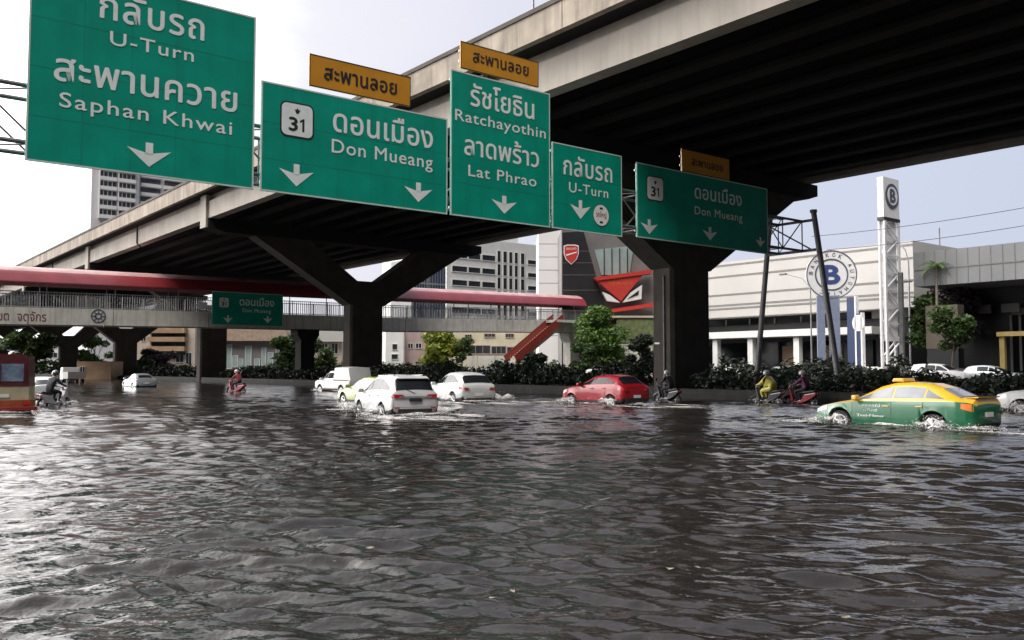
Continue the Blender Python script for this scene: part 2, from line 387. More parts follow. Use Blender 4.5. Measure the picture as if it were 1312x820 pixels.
# ================================================================== THE SETTING
# ---- flood water: one sheet to the horizon, real waves near the viewer
def make_water():
    r = np.concatenate([np.geomspace(0.4, 3.4, 16, endpoint=False), np.geomspace(3.4, 170, 960, endpoint=False), np.geomspace(170, 5000, 16)])
    a = np.concatenate([np.linspace(-62, 62, 640, endpoint=False), np.linspace(62, 298, 60, endpoint=False)])
    a = np.radians(a); nr, na = len(r), len(a)
    X = np.outer(r, np.sin(a)); Y = np.outer(r, np.cos(a))
    dr = np.gradient(r)[:, None]
    g = np.random.default_rng(21)
    Z = np.zeros_like(X)
    def vnoise(x, y, s, seed):
        h = np.random.default_rng(seed); v = np.zeros_like(x)
        for k in range(7):
            th = h.uniform(0, 2 * np.pi); ph = h.uniform(0, 2 * np.pi); kk = 2 * np.pi / (s * h.uniform(0.7, 1.6))
            v += np.sin(kk * (x * np.cos(th) + y * np.sin(th)) + ph)
        return v / 2.6
    wx = X + 0.14 * vnoise(X, Y, 5.0, 1) + 0.035 * vnoise(X, Y, 1.6, 2)
    wy = Y + 0.14 * vnoise(X, Y, 5.0, 3) + 0.035 * vnoise(X, Y, 1.6, 4)
    amp_mod = np.clip(1.0 + 0.30 * vnoise(X, Y, 6.0, 5), 0.55, 1.4)
    left = 1 / (1 + np.exp(np.clip((X - 0.4) / 1.3, -50, 50)))
    for i in range(150):
        lam = float(np.exp(g.uniform(np.log(0.085), np.log(1.8))))
        # two crossing wave trains: along the road and roughly towards the viewer
        if i % 2: th = g.normal(R(-98), 0.30); wm = 1.0
        elif i % 4: th = g.normal(R(-55), 0.28); wm = 1.25 * left
        else: th = g.normal(R(-122), 0.25); wm = 1.5 * (1 - left)
        slope = 0.0205 * (1.45 if 0.28 < lam < 0.95 else 1.15 if 0.12 < lam <= 0.28 else 0.34 if lam >= 0.95 else 0.9)
        k = 2 * np.pi / lam; amp = slope / k
        fade = np.clip((lam / dr - 2.2) / 2.5, 0, 1)
        ph = k * (wx * np.cos(th) + wy * np.sin(th)) + g.uniform(0, 2 * np.pi)
        Z += wm * amp * fade * (2 * (0.5 + 0.5 * np.sin(ph)) ** 1.7 - 0.85)
    Z *= amp_mod * np.clip((420 - r[:, None]) / 300, 0, 1)
    # bow and stern waves that the vehicles push along
    for (cx, cy, ang, L, A) in WAKES:
        c, s_ = math.cos(ang), math.sin(ang)
        u = (X - cx) * c + (Y - cy) * s_; v = -(X - cx) * s_ + (Y - cy) * c
        near = np.exp(-((u / (L * 0.62)) ** 4)) * np.exp(-((np.abs(v) - 1.15) / 0.33) ** 2)
        back = np.clip(-u - L * 0.3, 0, 14); arm = np.abs(v) - 0.9 - back * 0.33
        wake = np.exp(-(arm / (0.28 + 0.03 * back)) ** 2) * np.exp(-back / 6.0) * (back > 0)
        n = 0.7 + 0.5 * vnoise(X, Y, 0.55, 9) + 0.25 * vnoise(X, Y, 0.25, 10)
        Z += A * near * np.clip(n, 0, 2) + 0.55 * A * wake * np.clip(n, 0, 2)
    n0 = nr * na
    co = np.empty((n0, 3), np.float32); co[:, 0] = X.ravel(); co[:, 1] = Y.ravel(); co[:, 2] = Z.ravel()
    i, j = np.meshgrid(np.arange(nr - 1), np.arange(na), indexing='ij'); j2 = (j + 1) % na
    q = np.stack([i * na + j, i * na + j2, (i + 1) * na + j2, (i + 1) * na + j], -1).reshape(-1, 4)[:, ::-1]
    me = bpy.data.meshes.new('water')
    me.vertices.add(n0); me.vertices.foreach_set('co', co.ravel())
    me.loops.add(q.size); me.loops.foreach_set('vertex_index', q.ravel().astype(np.int32))
    me.polygons.add(len(q)); me.polygons.foreach_set('loop_start', np.arange(0, q.size, 4, dtype=np.int32))
    me.polygons.foreach_set('use_smooth', np.ones(len(q), bool))
    me.update(calc_edges=True)
    m, N, L, b = _nt('flood_water')
    t = N.new('ShaderNodeTexCoord')
    n1 = N.new('ShaderNodeTexNoise'); n1.inputs['Scale'].default_value = 0.35; n1.inputs['Detail'].default_value = 5
    L.new(t.outputs['Object'], n1.inputs['Vector'])
    cr = N.new('ShaderNodeValToRGB')
    cr.color_ramp.elements[0].position = 0.3; cr.color_ramp.elements[0].color = (0.011, 0.0098, 0.009, 1)
    cr.color_ramp.elements[1].position = 0.75; cr.color_ramp.elements[1].color = (0.024, 0.0205, 0.018, 1)
    L.new(n1.outputs['Fac'], cr.inputs[0]); L.new(cr.outputs[0], b.inputs['Base Color'])
    b.inputs['IOR'].default_value = 1.40
    b.inputs['Roughness'].default_value = 0.09
    bl = None
    for (s, d, st) in (((3.0, 4.2, 1), 2.0, 0.012), ((8, 11, 1), 2.0, 0.0065), ((24, 32, 1), 1.5, 0.0024)):
        mp = N.new('ShaderNodeMapping'); mp.inputs['Scale'].default_value = s; mp.inputs['Rotation'].default_value = (0, 0, 0.35)
        L.new(t.outputs['Object'], mp.inputs[0])
        nn = N.new('ShaderNodeTexNoise'); nn.inputs['Scale'].default_value = 1; nn.inputs['Detail'].default_value = d
        L.new(mp.outputs[0], nn.inputs['Vector'])
        bp = N.new('ShaderNodeBump'); bp.inputs['Strength'].default_value = 1.0; bp.inputs['Distance'].default_value = st
        L.new(nn.outputs['Fac'], bp.inputs['Height'])
        if bl: L.new(bl.outputs[0], bp.inputs['Normal'])
        bl = bp
    L.new(bl.outputs[0], b.inputs['Normal'])
    me.materials.append(m)
    o = bpy.data.objects.new('water', me); COL.objects.link(o)
    return tag(o, 'rippling dark brown flood water covering the road', 'water', kind='structure')

make_water()

# ---- land beyond the far carriageway (kerb step out of the water)
mb = MB(); mb.box(69, 1500, -400, 2600, -0.5, 0.16); mb.box(68.7, 69, -400, 2600, -0.5, 0.19, 1)
tag(mb.build('pavement', ['asphalt', 'conc_wall'], loc=(0, 0, 0), rotz=RZ), 'wet pavement beyond the far carriageway', 'pavement', kind='structure')
# raised planting bed of the median
mb = MB(); mb.box(36.55, 43.0, -60, 420, -0.4, 0.45)
tag(mb.build('ground', 'soil', rotz=RZ), 'planted soil strip in the median', 'ground', kind='structure')

# ---- elevated expressway
P0, P1, DZ = 23.0, 50.2, 13.2
fly = road_empty('elevated_expressway', 36.6, 0, 0, 'long grey concrete expressway viaduct crossing high over the flooded road', 'viaduct')
def fl(mbx, name, mats, **k): return mbx.build(name, mats, fly, **k)
c = 36.6
T0, T1 = -90, 900
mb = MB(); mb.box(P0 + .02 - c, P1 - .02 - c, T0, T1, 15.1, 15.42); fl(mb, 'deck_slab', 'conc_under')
for s, pp in ((1, P0), (-1, P1)):
    mb = MB()
    a = pp - c
    mb.prism([(a, 15.06), (a + s * .32, 15.06), (a + s * .26, 16.2), (a, 16.2)], T0, T1, 'y', 0)
    mb.prism([(a - s * .06, 16.203), (a + s * .34, 16.203), (a + s * .30, 16.42), (a - s * .02, 16.42)], T0, T1, 'y', 1)
    t = T0
    while t < T1 - 1:                                    # joints between the cast lengths
        mb.box(a - s * .004, a + s * .004, t, t + .035, 15.07, 16.19, 2); t += 6.1 if t < 220 else 24.4
    fl(mb, 'parapet', ['conc', 'conc_pier', 'conc_under'])
    mb = MB(); b0 = a + s * .9
    mb.prism([(b0, 13.2), (b0 + s * .75, 13.2), (b0 + s * .75, 13.5), (b0 + s * .55, 13.7), (b0 + s * .55, 15.09), (b0 + s * .35, 15.09), (b0 + s * .35, 14.62), (b0, 14.52)], T0, T1, 'y')
    fl(mb, 'edge_girder', 'conc_girder')
for k in range(1, 10):
    x = (P0 + .9) - c + k * (P1 - P0 - 2.4) / 10
    mb = MB(); mb.prism([(x, 13.25), (x + .7, 13.25), (x + .7, 13.45), (x + .45, 13.7), (x + .45, 14.8), (x + .75, 15.09), (x - .05, 15.09), (x + .25, 14.8), (x + .25, 13.7), (x, 13.45)], T0, T1, 'y')
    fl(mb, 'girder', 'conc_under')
PT = [32.75, 68.8, 105.8, 143.0, 181.0, 218.0, 255.0]
pl = ['nearest concrete pier with Y-shaped head, behind the dark right end of the gantry sign', 'Y-shaped concrete pier behind the white pickup and the large white car',
      'dark concrete pier directly under the small green sign on the footbridge', 'dark Y-shaped pier seen below the footbridge, fourth along the viaduct',
      'dark Y-shaped pier at the left below the red lettered banner, fifth along the viaduct', 'far dark pier at the left edge beyond the bus roof', 'farthest small dark pier under the viaduct']
def make_pier(zk):
    o = road_empty('viaduct_pier', 37.8, 0, 0, 'pier', 'pier', 'piers carrying the viaduct')
    mb = MB(); ch = .18; a, b = 1.6, .76
    mb.prism([(-a + ch, -b), (a - ch, -b), (a, -b + ch), (a, b - ch), (a - ch, b), (-a + ch, b), (-a, b - ch), (-a, -b + ch)], -1.0, zk, 'z')
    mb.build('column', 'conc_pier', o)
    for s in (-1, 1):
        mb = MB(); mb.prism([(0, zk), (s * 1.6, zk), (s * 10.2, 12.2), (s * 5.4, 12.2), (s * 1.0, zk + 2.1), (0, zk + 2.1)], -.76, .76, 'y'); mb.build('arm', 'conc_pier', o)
    mb = MB(); mb.prism([(-13.95, 12.55), (-12.6, 12.203), (11.2, 12.203), (12.2, 12.5), (12.2, 13.196), (-13.95, 13.196)], -.8, .8, 'y')
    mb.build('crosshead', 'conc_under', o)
    mb = MB(); mb.box(-14.1, -13.85, -.62, .62, 12.5, 15.0); mb.build('end_bracket', 'conc_girder', o)
    return o
pier = make_pier(7.0); far_pier = make_pier(5.5)
for i, t in enumerate(PT):
    o = pier if i == 0 else far_pier if i == 3 else copy_tree(pier if i < 3 else far_pier)
    o.location = W(37.8, t, 0); o['label'] = pl[i]
# rub mark plate and drain pipe on the nearest pier
mb = MB(); mb.bar((-1.64, -.2, .4), (-1.64, -.2, 6.6), .05); mb.build('drain_pipe', 'steel', pier)
mb = MB(); mb.box(-1.63, -1.59, .15, .5, 2.9, 3.0); mb.build('number_plate', 'galv', pier)

# ---- median barriers
o = road_empty('median_barrier', 36.3, 0, 0, 'low dark wet concrete wall along the near side of the planted median', 'barrier')
mb = MB(); mb.prism([(0, -.5), (.22, -.5), (.22, .52), (.05, .52), (0, .25)], -60, 420, 'y')
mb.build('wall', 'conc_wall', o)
mb = MB()
for k in range(40): mb.box(-.006, .01, -58 + k * 6, -57.96 + k * 6, -.3, .51)
mb.build('joint', 'sign_black', o)
o2 = road_empty('median_barrier', 43.2, 0, 0, 'low dark concrete wall on the far side of the median hedge', 'barrier')
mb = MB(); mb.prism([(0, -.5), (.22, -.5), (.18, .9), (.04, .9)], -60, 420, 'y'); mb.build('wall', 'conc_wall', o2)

# ---- foliage
def leaf_cloud(name, centres, n, size, mat, parent=None, seed=1, flat=0.8, shell=0.55):
    """n small bent leaf sprays scattered through ellipsoids [(x,y,z,rx,ry,rz)]"""
    g = np.random.default_rng(seed)
    C_ = np.array(centres, float); vol = np.cbrt(C_[:, 3] * C_[:, 4] * C_[:, 5]) ** 2.2; pr = vol / vol.sum()
    idx = g.choice(len(C_), n, p=pr)
    d = g.normal(size=(n, 3)); d /= np.linalg.norm(d, axis=1)[:, None]
    rad = g.uniform(shell ** 3, 1, n) ** (1 / 3) * (1 + 0.10 * g.normal(size=n))
    pos = C_[idx, :3] + d * rad[:, None] * C_[idx, 3:6]
    s = size * g.uniform(0.6, 1.5, n)
    a = g.normal(size=(n, 3)); a[:, 2] *= 0.6; a /= np.linalg.norm(a, axis=1)[:, None]
    nn = d * 0.6 + g.normal(size=(n, 3)) * 0.6; b = np.cross(a, nn); b /= np.linalg.norm(b, axis=1)[:, None] + 1e-9
    w = 0.38
    p0 = pos - a * s[:, None]; p1 = pos + b * (s * w)[:, None]; p2 = pos + a * s[:, None] * 1.0; p3 = pos - b * (s * w)[:, None]
    p1[:, 2] += s * 0.12; p3[:, 2] += s * 0.12
    co = np.stack([p0, p1, p2, p3], 1).reshape(-1, 3)
    f = np.arange(4 * n).reshape(n, 4)
    me = bpy.data.meshes.new(name); me.vertices.add(4 * n); me.vertices.foreach_set('co', co.ravel().astype(np.float32))
    me.loops.add(4 * n); me.loops.foreach_set('vertex_index', f.ravel().astype(np.int32)); me.polygons.add(n)
    me.polygons.foreach_set('loop_start', np.arange(0, 4 * n, 4, dtype=np.int32)); me.update(calc_edges=True)
    me.materials.append(M[mat])
    o = bpy.data.objects.new(name, me); COL.objects.link(o)
    if parent: o.parent = parent
    return o
def tree(name, loc, h, crown, n, size, mat, label, cat='tree', bark='bark', seed=1, group=None, r=None, lean=0.0):
    """crown: ellipsoids in local metres"""
    o = empty(name, loc, 0, label, cat, group)
    r = r or h * 0.022
    mb = MB(); g = random.Random(seed)
    top = Vector((lean, 0, h * .72)); pts = [Vector((0, 0, -.6)), Vector((lean * .2, 0.03 * h, h * .25)), Vector((lean * .6, -0.02 * h, h * .5)), top]
    for i in range(3): mb.bar(pts[i], pts[i + 1], r * (1 - .25 * i), 8, r * (1 - .25 * (i + 1)))
    for (x, y, z, rx, ry, rz) in crown:
        s = pts[1].lerp(top, g.uniform(.2, 1)); e_ = Vector((x, y, z)); mid = s.lerp(e_, .5) + Vector((0, 0, -.1 * rz))
        mb.bar(s, mid, r * .42, 6, r * .3); mb.bar(mid, e_, r * .3, 6, r * .1)
        for k in range(3):
            q = e_ + Vector((g.uniform(-.7, .7) * rx, g.uniform(-.7, .7) * ry, g.uniform(-.4, .8) * rz)); mb.bar(mid, q, r * .18, 5, r * .05)
    mb.build('trunk', bark, o)
    leaf_cloud('crown', crown, n, size, mat, o, seed)
    return o
def blobs(w, d, z0, z1, n, seed, rr=(.28, .5)):
    g = random.Random(seed); out = []
    for i in range(n):
        z = g.uniform(z0, z1); f = 1 - abs((z - (z0 + z1) / 2) / ((z1 - z0) * .75)) ** 2
        k = g.uniform(*rr) * (z1 - z0) * .55
        out.append((g.uniform(-1, 1) * w * f * .7, g.uniform(-1, 1) * d * f * .7, z, k * 1.15, k * 1.15, k * .8))
    return out
def hedge(p, t0, t1, h, label, mat='leaf_dark', w=2.7, n=None, seed=3, size=.13, base=.43):
    """a planted strip along the road: woody core plus leaves, an uneven top"""
    g = random.Random(seed); L = t1 - t0
    o = road_empty('hedge', p, (t0 + t1) / 2, base, label, 'hedge', 'hedges in the median')
    cs = []; y = -L / 2; mb = MB()
    while y < L / 2:
        st = g.uniform(.7, 1.3); hh = h * g.uniform(.5, 1.15)
        cs.append((g.uniform(-.3, .3), y + st / 2, hh * .5, w * .5, st * .75, hh * .52))
        for k in range(3): mb.bar((g.uniform(.4, .8), y + st * .5, -.3), (g.uniform(-.5, .5), y + st * g.uniform(0, 1), hh * .8), .025, 5, .008)
        y += st
    mb.build('stem', 'bark', o)
    leaf_cloud('foliage', cs, n or int(L * h * 330), size, mat, o, seed, shell=.35)
    return o
hedge(37.35, 2, 30.5, 1.15, 'dark clipped hedge behind the two motorcycle riders right of the nearest pier', seed=4, size=.12)
hedge(37.5, -18, 1.8, 1.0, 'dark hedge row behind the green and yellow taxi', seed=5, size=.12)
hedge(37.5, 35, 66, 1.6, 'dark hedge between the nearest pier and the second pier, behind the red car', seed=6)
hedge(39.4, 71, 103, 1.3, 'dark hedge left of the white pickup, under the footbridge', seed=7, size=.16)
hedge(39.4, 108, 140, 1.5, 'far dark hedge between the piers left under the footbridge', seed=8, size=.2, n=9000)

# ---- drain pipes down the near face of the viaduct
for t in (13.0, 50.5, 87.0, 124.0):
    mb = MB(); mb.bar((23.82 - c, t, 13.3), (23.82 - c, t, 15.0), .07, 8); mb.bar((23.82 - c, t, 13.3), (24.3 - c, t, 12.9), .07, 8)
    fl(mb, 'drain_pipe', 'conc_wall')
# ---- scraps drifting on the water
g = random.Random(77); mb = MB()
for k in range(60):
    Y_ = 4.6 + 26 * g.random() ** 1.7; X_ = g.uniform(-.62, .62) * Y_; r_ = g.uniform(.010, .028); a = g.uniform(0, 6.28); n = g.randint(4, 6)
    pts = [(X_ + r_ * g.uniform(.6, 1.3) * (1.7 if i % 2 else .8) * math.cos(a + i * 6.283 / n), Y_ + r_ * g.uniform(.6, 1.3) * math.sin(a + i * 6.283 / n), .075 + g.uniform(0, .015)) for i in range(n)]
    mb.add(pts, [tuple(range(n))], g.choice((0, 0, 0, 1, 1)))
tag(mb.build('floating_scraps', ['soil', 'bark_pale'], smooth=False), 'dead leaves and scraps drifting on the flood water', 'debris', kind='stuff')

# ================================================================== SIGN GANTRY AND SIGNS  (plane t = 21 across the road)
TS = 25.0
SK = TS / 21.0                                 # the numbers below were measured at t = 21 and are scaled out to the gantry
gan = road_empty('sign_gantry', 0, TS, 0, 'grey lattice truss gantry with splayed legs carrying the big green signs', 'gantry')
mb = MB(); mc = MB()
za, zb, y0, y1 = 7.38, 8.85, .38, 1.75
x0, x1 = -10.0, 38.3
for z in (za, zb):
    for y in (y0, y1): mc.bar((x0, y, z), (x1, y, z), .062, 8)
n = 30; dx = (x1 - x0) / n
for i in range(n + 1):
    x = x0 + i * dx
    for y in (y0, y1): mb.bar((x, y, za), (x, y, zb), .03, 6)
    for z in (za, zb): mb.bar((x, y0, z), (x, y1, z), .028, 6)
    if i < n:
        for y in (y0, y1): mb.bar((x, y, za if i % 2 else zb), (x + dx, y, zb if i % 2 else za), .030, 6)
        for z in (za, zb): mb.bar((x, y0 if i % 2 else y1, z), (x + dx, y1 if i % 2 else y0, z), .024, 6)
mc.build('chord', 'steel', gan); mb.build('lattice', 'steel', gan)
for s in (-1, 1):                                           # splayed legs at the right end
    yc = (y0 + y1) / 2
    mb = MB(); mb.bar((38.45, yc + s * 1.25, 9.3), (38.6, yc + s * 2.5, -.2), .13, 12, .15); mb.bar((38.45, yc + s * 1.25, 9.22), (38.45, yc + s * 1.25, 9.36), .17, 12); mb.build('leg', 'steel', gan)
mb = MB()
for z in (za, zb): mb.bar((38.38, -.3, z), (38.38, 2.45, z), .07, 8)
mb.bar((38.38, y0 - .5, za), (38.38, y1 + .6, zb), .04, 6)
mb.build('end_brace', 'steel', gan)
for i in (25.7, 36.0, 37.2):                                # sign lamps on the right end
    mb = MB(); mb.bar((i, y0 + .4, zb + .03), (i, y0 + .4, zb + .13), .2, 12, .16); mb.build('lamp', 'galv', gan)

def sign_panel(o, x0, x1, z0, z1, face, border=.045, edge='sign_line', thick=.05):
    """local x = along the gantry, z = up, faces -y; origin of o is at the panel's lower left"""
    mb = MB(); mb.box(x0, x1, 0, thick, z0, z1); mb.build('panel', face, o)
    mb = MB(); b = border; e = .0
    for (a, c_, d, f) in ((x0, x1, z0, z0 + b), (x0, x1, z1 - b, z1), (x0, x0 + b, z0 + b, z1 - b), (x1 - b, x1, z0 + b, z1 - b)):
        mb.box(a + e, c_ - e, -.006, -.002, d, f)
    mb.build('border', edge, o)
    if face == 'green_sign' and z1 - z0 > 2:
        mb = MB(); nz = 3 if z1 - z0 > 3.6 else 2
        for i in range(1, nz + 1):
            z = z0 + (z1 - z0) * i / (nz + 1) - .12; mb.box(x0 + b, x1 - b, -.0015, .0, z, z + .012)
        for i in range(1, int((x1 - x0) / 1.2)):
            x = x0 + 1.2 * i + .1; mb.box(x, x + .008, -.0025, -.0016, z0 + b, z1 - b)
        for i in range(1, int((x1 - x0) / .6)):
            for j in (.12, .5, .86):
                mb.box(x0 + .6 * i, x0 + .6 * i + .022, -.004, -.0026, z0 + (z1 - z0) * j, z0 + (z1 - z0) * j + .022)
        mb.build('panel_joint', 'sign_joint', o)
    mb = MB(); k = max(2, int((x1 - x0) / 1.2))
    for i in range(k + 1):
        x = x0 + .12 + (x1 - x0 - .24) * i / k; mb.box(x - .03, x + .03, thick + .003, thick + .10, z0 + .05, z1 - .05)
    for z in (z0 + .3, z1 - .3): mb.box(x0 + .05, x1 - .05, thick + .104, thick + .15, z - .04, z + .04)
    mb.build('back_frame', 'alu', o)
def PX(px, py, t=TS): return on_t(px, py, t)
def arrow_mb(mb, cx, ztop, ztip, half, y, m=0):
    H = ztop - ztip; w = half
    pts = [(cx - w * .17, ztop), (cx + w * .17, ztop), (cx + w * .17, ztop - H * .36), (cx + w, ztop - H * .30), (cx, ztip), (cx - w, ztop - H * .30), (cx - w * .17, ztop - H * .36)]
    # two convex pieces so the notched wings stay clean
    mb.add([(a, y, b) for a, b in [(cx - w * .17, ztop), (cx + w * .17, ztop), (cx + w * .17, ztop - H * .5), (cx - w * .17, ztop - H * .5)]], [(0, 1, 2, 3)], m)
    mb.add([(a, y, b) for a, b in [(cx - w, ztop - H * .27), (cx, ztop - H * .46), (cx, ztip)]], [(0, 1, 2)], m)
    mb.add([(a, y, b) for a, b in [(cx + w, ztop - H * .27), (cx, ztip), (cx, ztop - H * .46)]], [(0, 1, 2)], m)
def sign(label, x0, x1, z0, z1, lines, arrows, shield=None, name='road_sign', face='green_sign', ink='sign_white', edge='sign_line', t=TS, border=.045, extra=None, group='signs on the gantry', yoff=0.0):
    if t == TS and name == 'road_sign': x0, x1, z0, z1 = x0 * SK, x1 * SK, CAM_H + (z0 - CAM_H) * SK, CAM_H + (z1 - CAM_H) * SK
    o = road_empty(name, x0, t + yoff, z0, label, 'road sign', group)
    sign_panel(o, 0, x1 - x0, 0, z1 - z0, face, border, edge)
    for (body, a, b, h, sp, bold) in lines:
        (xa, ya), (xb, yb) = PX(*a, t), PX(*b, t)
        hx, hy = PX(a[0], a[1] - h, t)
        mb = MB(); put_text(mb, body, xa - x0, xb - x0, (ya + yb) / 2 - z0, hy - ya, -.009, bold, sp)
        cut = max(q[0] for q in text_raw(body.split(' ')[0], 0.0, sp)[0]) + .04 if ' ' in body else None
        if cut is None: mb.build('lettering', ink, o, fix=False)
        else:
            raw = [q[0] for q in text_raw(body, 0.0, sp)[0]]; xc = xa - x0 + (cut - min(raw)) * (xb - xa) / (max(raw) - min(raw)) + (hy - ya) * .05
            for side in (0, 1):
                sub = MB(); keep = [f_ for f_ in mb.f if (mb.v[f_[0]][0] > xc) == bool(side)]; used = sorted({i_ for f_ in keep for i_ in f_}); mp_ = {i_: k_ for k_, i_ in enumerate(used)}
                sub.add([mb.v[i_] for i_ in used], [tuple(mp_[i_] for i_ in f_) for f_ in keep]); sub.build('lettering', ink, o, fix=False)
    for (cx, ct, tip, half) in arrows:
        (xa, za_), (xb, zb_) = PX(cx, ct, t), PX(cx, tip, t)
        hw = PX(cx + half, tip, t)[0] - xb
        mb = MB(); arrow_mb(mb, xa - x0, za_ - z0, zb_ - z0, hw, -.009); mb.build('arrow', ink, o, fix=False)
    if shield:
        (xa, zt), (xb, zb_) = PX(shield[0], shield[1], t), PX(shield[2], shield[3], t)
        xa -= x0; xb -= x0; zt -= z0; zb_ -= z0; zt = max(zt, zb_ + (xb - xa) * .98)
        mb = MB(); r = .16 * (xb - xa)
        def rr(a, b, c_, d, r): return [(b - r + r * math.cos(q), d - r + r * math.sin(q)) for q in np.linspace(0, math.pi / 2, 5)] + [(a + r + r * math.cos(q), d - r + r * math.sin(q)) for q in np.linspace(math.pi / 2, math.pi, 5)] + [(a + r + r * math.cos(q), c_ + r + r * math.sin(q)) for q in np.linspace(math.pi, 1.5 * math.pi, 5)] + [(b - r + r * math.cos(q), c_ + r + r * math.sin(q)) for q in np.linspace(1.5 * math.pi, 2 * math.pi, 5)]
        e = .05 * (xb - xa)
        mb.prism(rr(xa - e, xb + e, zb_ - e, zt + e, r * 1.2), -.010, -.004, 'y', 1); mb.prism(rr(xa, xb, zb_, zt, r), -.014, -.0115, 'y', 0)
        w = xb - xa; H = zt - zb_
        put_text(mb, '3', xa + w * .24, xa + w * .50, zb_ + H * .16, H * .40, -.017, .04, 1.0, 2); mb.add([(xa + w * a_, -.018, zb_ + H * b_) for a_, b_ in ((.66, .155), (.73, .155), (.73, .565), (.68, .565), (.58, .49), (.58, .43), (.66, .475))], [(0, 1, 2, 3, 6), (3, 4, 5, 6)], 2)
        cx = xa + w * .5; cz = zb_ + H * .80
        mb.add([(cx - .10 * w, -.017, cz + .05 * H), (cx - .05 * w, -.017, cz + .01 * H), (cx, -.017, cz + .08 * H), (cx + .05 * w, -.017, cz + .01 * H), (cx + .10 * w, -.017, cz + .05 * H), (cx + .05 * w, -.017, cz - .08 * H), (cx, -.017, cz - .11 * H), (cx - .05 * w, -.017, cz - .08 * H)], [(0, 1, 7), (1, 6, 7), (1, 2, 6), (2, 3, 6), (3, 5, 6), (3, 4, 5)], 2)
        mb.build('route_shield', ['sign_white', 'sign_black', 'sign_black'], o)
    if extra: extra(o, x0, z0)
    return o
sign('largest green sign, at the left, for the U-Turn and Saphan Khwai', 3.45, 8.46, 6.0, 10.32,
     [('กลับรถ', (128, 23), (261, 51), 27, 1.08, .022), ('U-Turn', (141, 57), (248, 79), 17, 1.12, .012), ('สะพานควาย', (69.5, 102.5), (303, 143), 28, 1.04, .022), ('Saphan Khwai', (76, 137), (297, 172), 18.5, 1.14, .012)],
     [(191.5, 183, 214, 28)])
sign('wide green Don Mueang sign with white 31 shield in full light, under an orange plate', 8.63, 14.22, 6.0, 8.77,
     [('ดอนเมือง', (427, 168), (554, 190), 23, 1.03, .022), ('Don Mueang', (425, 195), (554, 216), 17, 1.1, .012)],
     [(380, 210.5, 239, 22), (536, 234, 259, 18)], (361, 136, 400, 178))
sign('tall green sign reading Ratchayothin and Lat Phrao', 14.33, 18.11, 6.0, 10.26,
     [('รัชโยธิน', (603, 135.5), (684, 152), 20.5, 1.02, .022), ('Ratchayothin', (583, 153.5), (699, 177.5), 14, 1.08, .012), ('ลาดพร้าว', (595, 197), (690, 215), 19.5, 1.02, .022), ('Lat Phrao', (600, 226), (687, 238.5), 14, 1.1, .012)],
     [(646, 251, 274, 16)])
def uturn_badge(o, x0, z0):
    (cx, cz) = PX(770, 276); cx -= x0; cz -= z0
    r = PX(770, 276 - 14.3)[1] - z0 - cz
    mb = MB(); mb.disc((cx, cz), r, -.010, -.004, 32, m=1); mb.disc((cx, cz), r * .94, -.014, -.0115, 32, m=0)
    put_text(mb, 'รถใหญ่', cx - r * .62, cx + r * .62, cz - r * .16, r * .34, -.017, .02, 1.0, 2)
    for s in (-1, 1): mb.box(cx - r * .18, cx + r * .18, -.019, -.0165, cz + s * r * .62 - r * .09, cz + s * r * .62 + r * .09, 1)
    mb.build('round_badge', ['sign_white', 'sign_black', 'sign_red'], o)
sign('small green U-Turn sign with a white round badge', 18.2, 21.3, 6.0, 8.75,
     [('กลับรถ', (722, 223), (784, 234), 18.5, 1.06, .022), ('U-Turn', (729, 245.6), (779, 254), 12.5, 1.12, .012)],
     [(743.5, 256.6, 280.7, 13)], extra=uturn_badge)
sign('rightmost wide green sign with 31 shield, its right end dark under the viaduct', 22.02, 29.38, 6.06, 8.65,
     [('ดอนเมือง', (890, 254), (950, 264), 13.5, 1.03, .022), ('Don Mueang', (890, 274), (951, 284), 10, 1.1, .012)],
     [(831.6, 281, 300, 11), (909.5, 291, 308, 9.5), (974, 304, 316.5, 6)], (829, 231, 849.5, 258))
for (lab, a, b, zt, txt) in (('orange plate with dark Thai lettering standing on the wide Don Mueang sign', (396, 111), (526, 137), 68, ((415.5, 102.5), (508, 120.6), 15)),
                             ('orange plate with dark Thai lettering standing on the tall Ratchayothin sign', (590, 88.5), (690, 112), 52, ((606, 79), (677, 97.6), 12)),
                             ('orange plate in dark shade above the right gantry sign under the viaduct', (874, 219), (935, 233), 190, ((886, 211), (926, 221), 8))):
    (xa, z0_), (xb, z1_) = PX(*a, TS), PX(*b, TS); zz = (z0_ + z1_) / 2 + .02; zt_ = PX(a[0], zt, TS)[1]
    sign(lab, xa, xb, zz, zt_, [('สะพานลอย', txt[0], txt[1], txt[2], 1.04, .03)], [], name='orange_sign_plate', face='orange_sign', ink='sign_black', edge='sign_black', border=.03, group='orange plates on top of the signs')

# ================================================================== FOOTBRIDGE  (front face t = 85)
TB = 85.0
br = road_empty('footbridge', 0, TB, 0, 'roofed pedestrian footbridge with red roof and grey railing spanning the road', 'footbridge')
def dz(p):                                    # underside of the deck, climbing a little to the right
    return float(np.interp(p, [-14, 12.4, 30, 52, 77], [5.0, 5.3, 5.55, 5.72, 6.25]))
edges = [-14, 12.0, 21.4, 30.0, 38.0, 52.0, 65.0, 72.0, 79.5]
for i in range(len(edges) - 1):
    a, b = edges[i], edges[i + 1]
    mb = MB(); g = .03
    for (ya, yb) in ((0, .28), (3.3, 3.58)):
        mb.add([(a + g, ya, dz(a)), (b - g, ya, dz(b)), (b - g, yb, dz(b)), (a + g, yb, dz(a)), (a + g, ya, dz(a) + 1.45), (b - g, ya, dz(b) + 1.45), (b - g, yb, dz(b) + 1.45), (a + g, yb, dz(a) + 1.45)],
               [(0, 3, 2, 1), (4, 5, 6, 7), (0, 1, 5, 4), (1, 2, 6, 5), (2, 3, 7, 6), (3, 0, 4, 7)])
    mb.build('girder', 'conc_white', br)
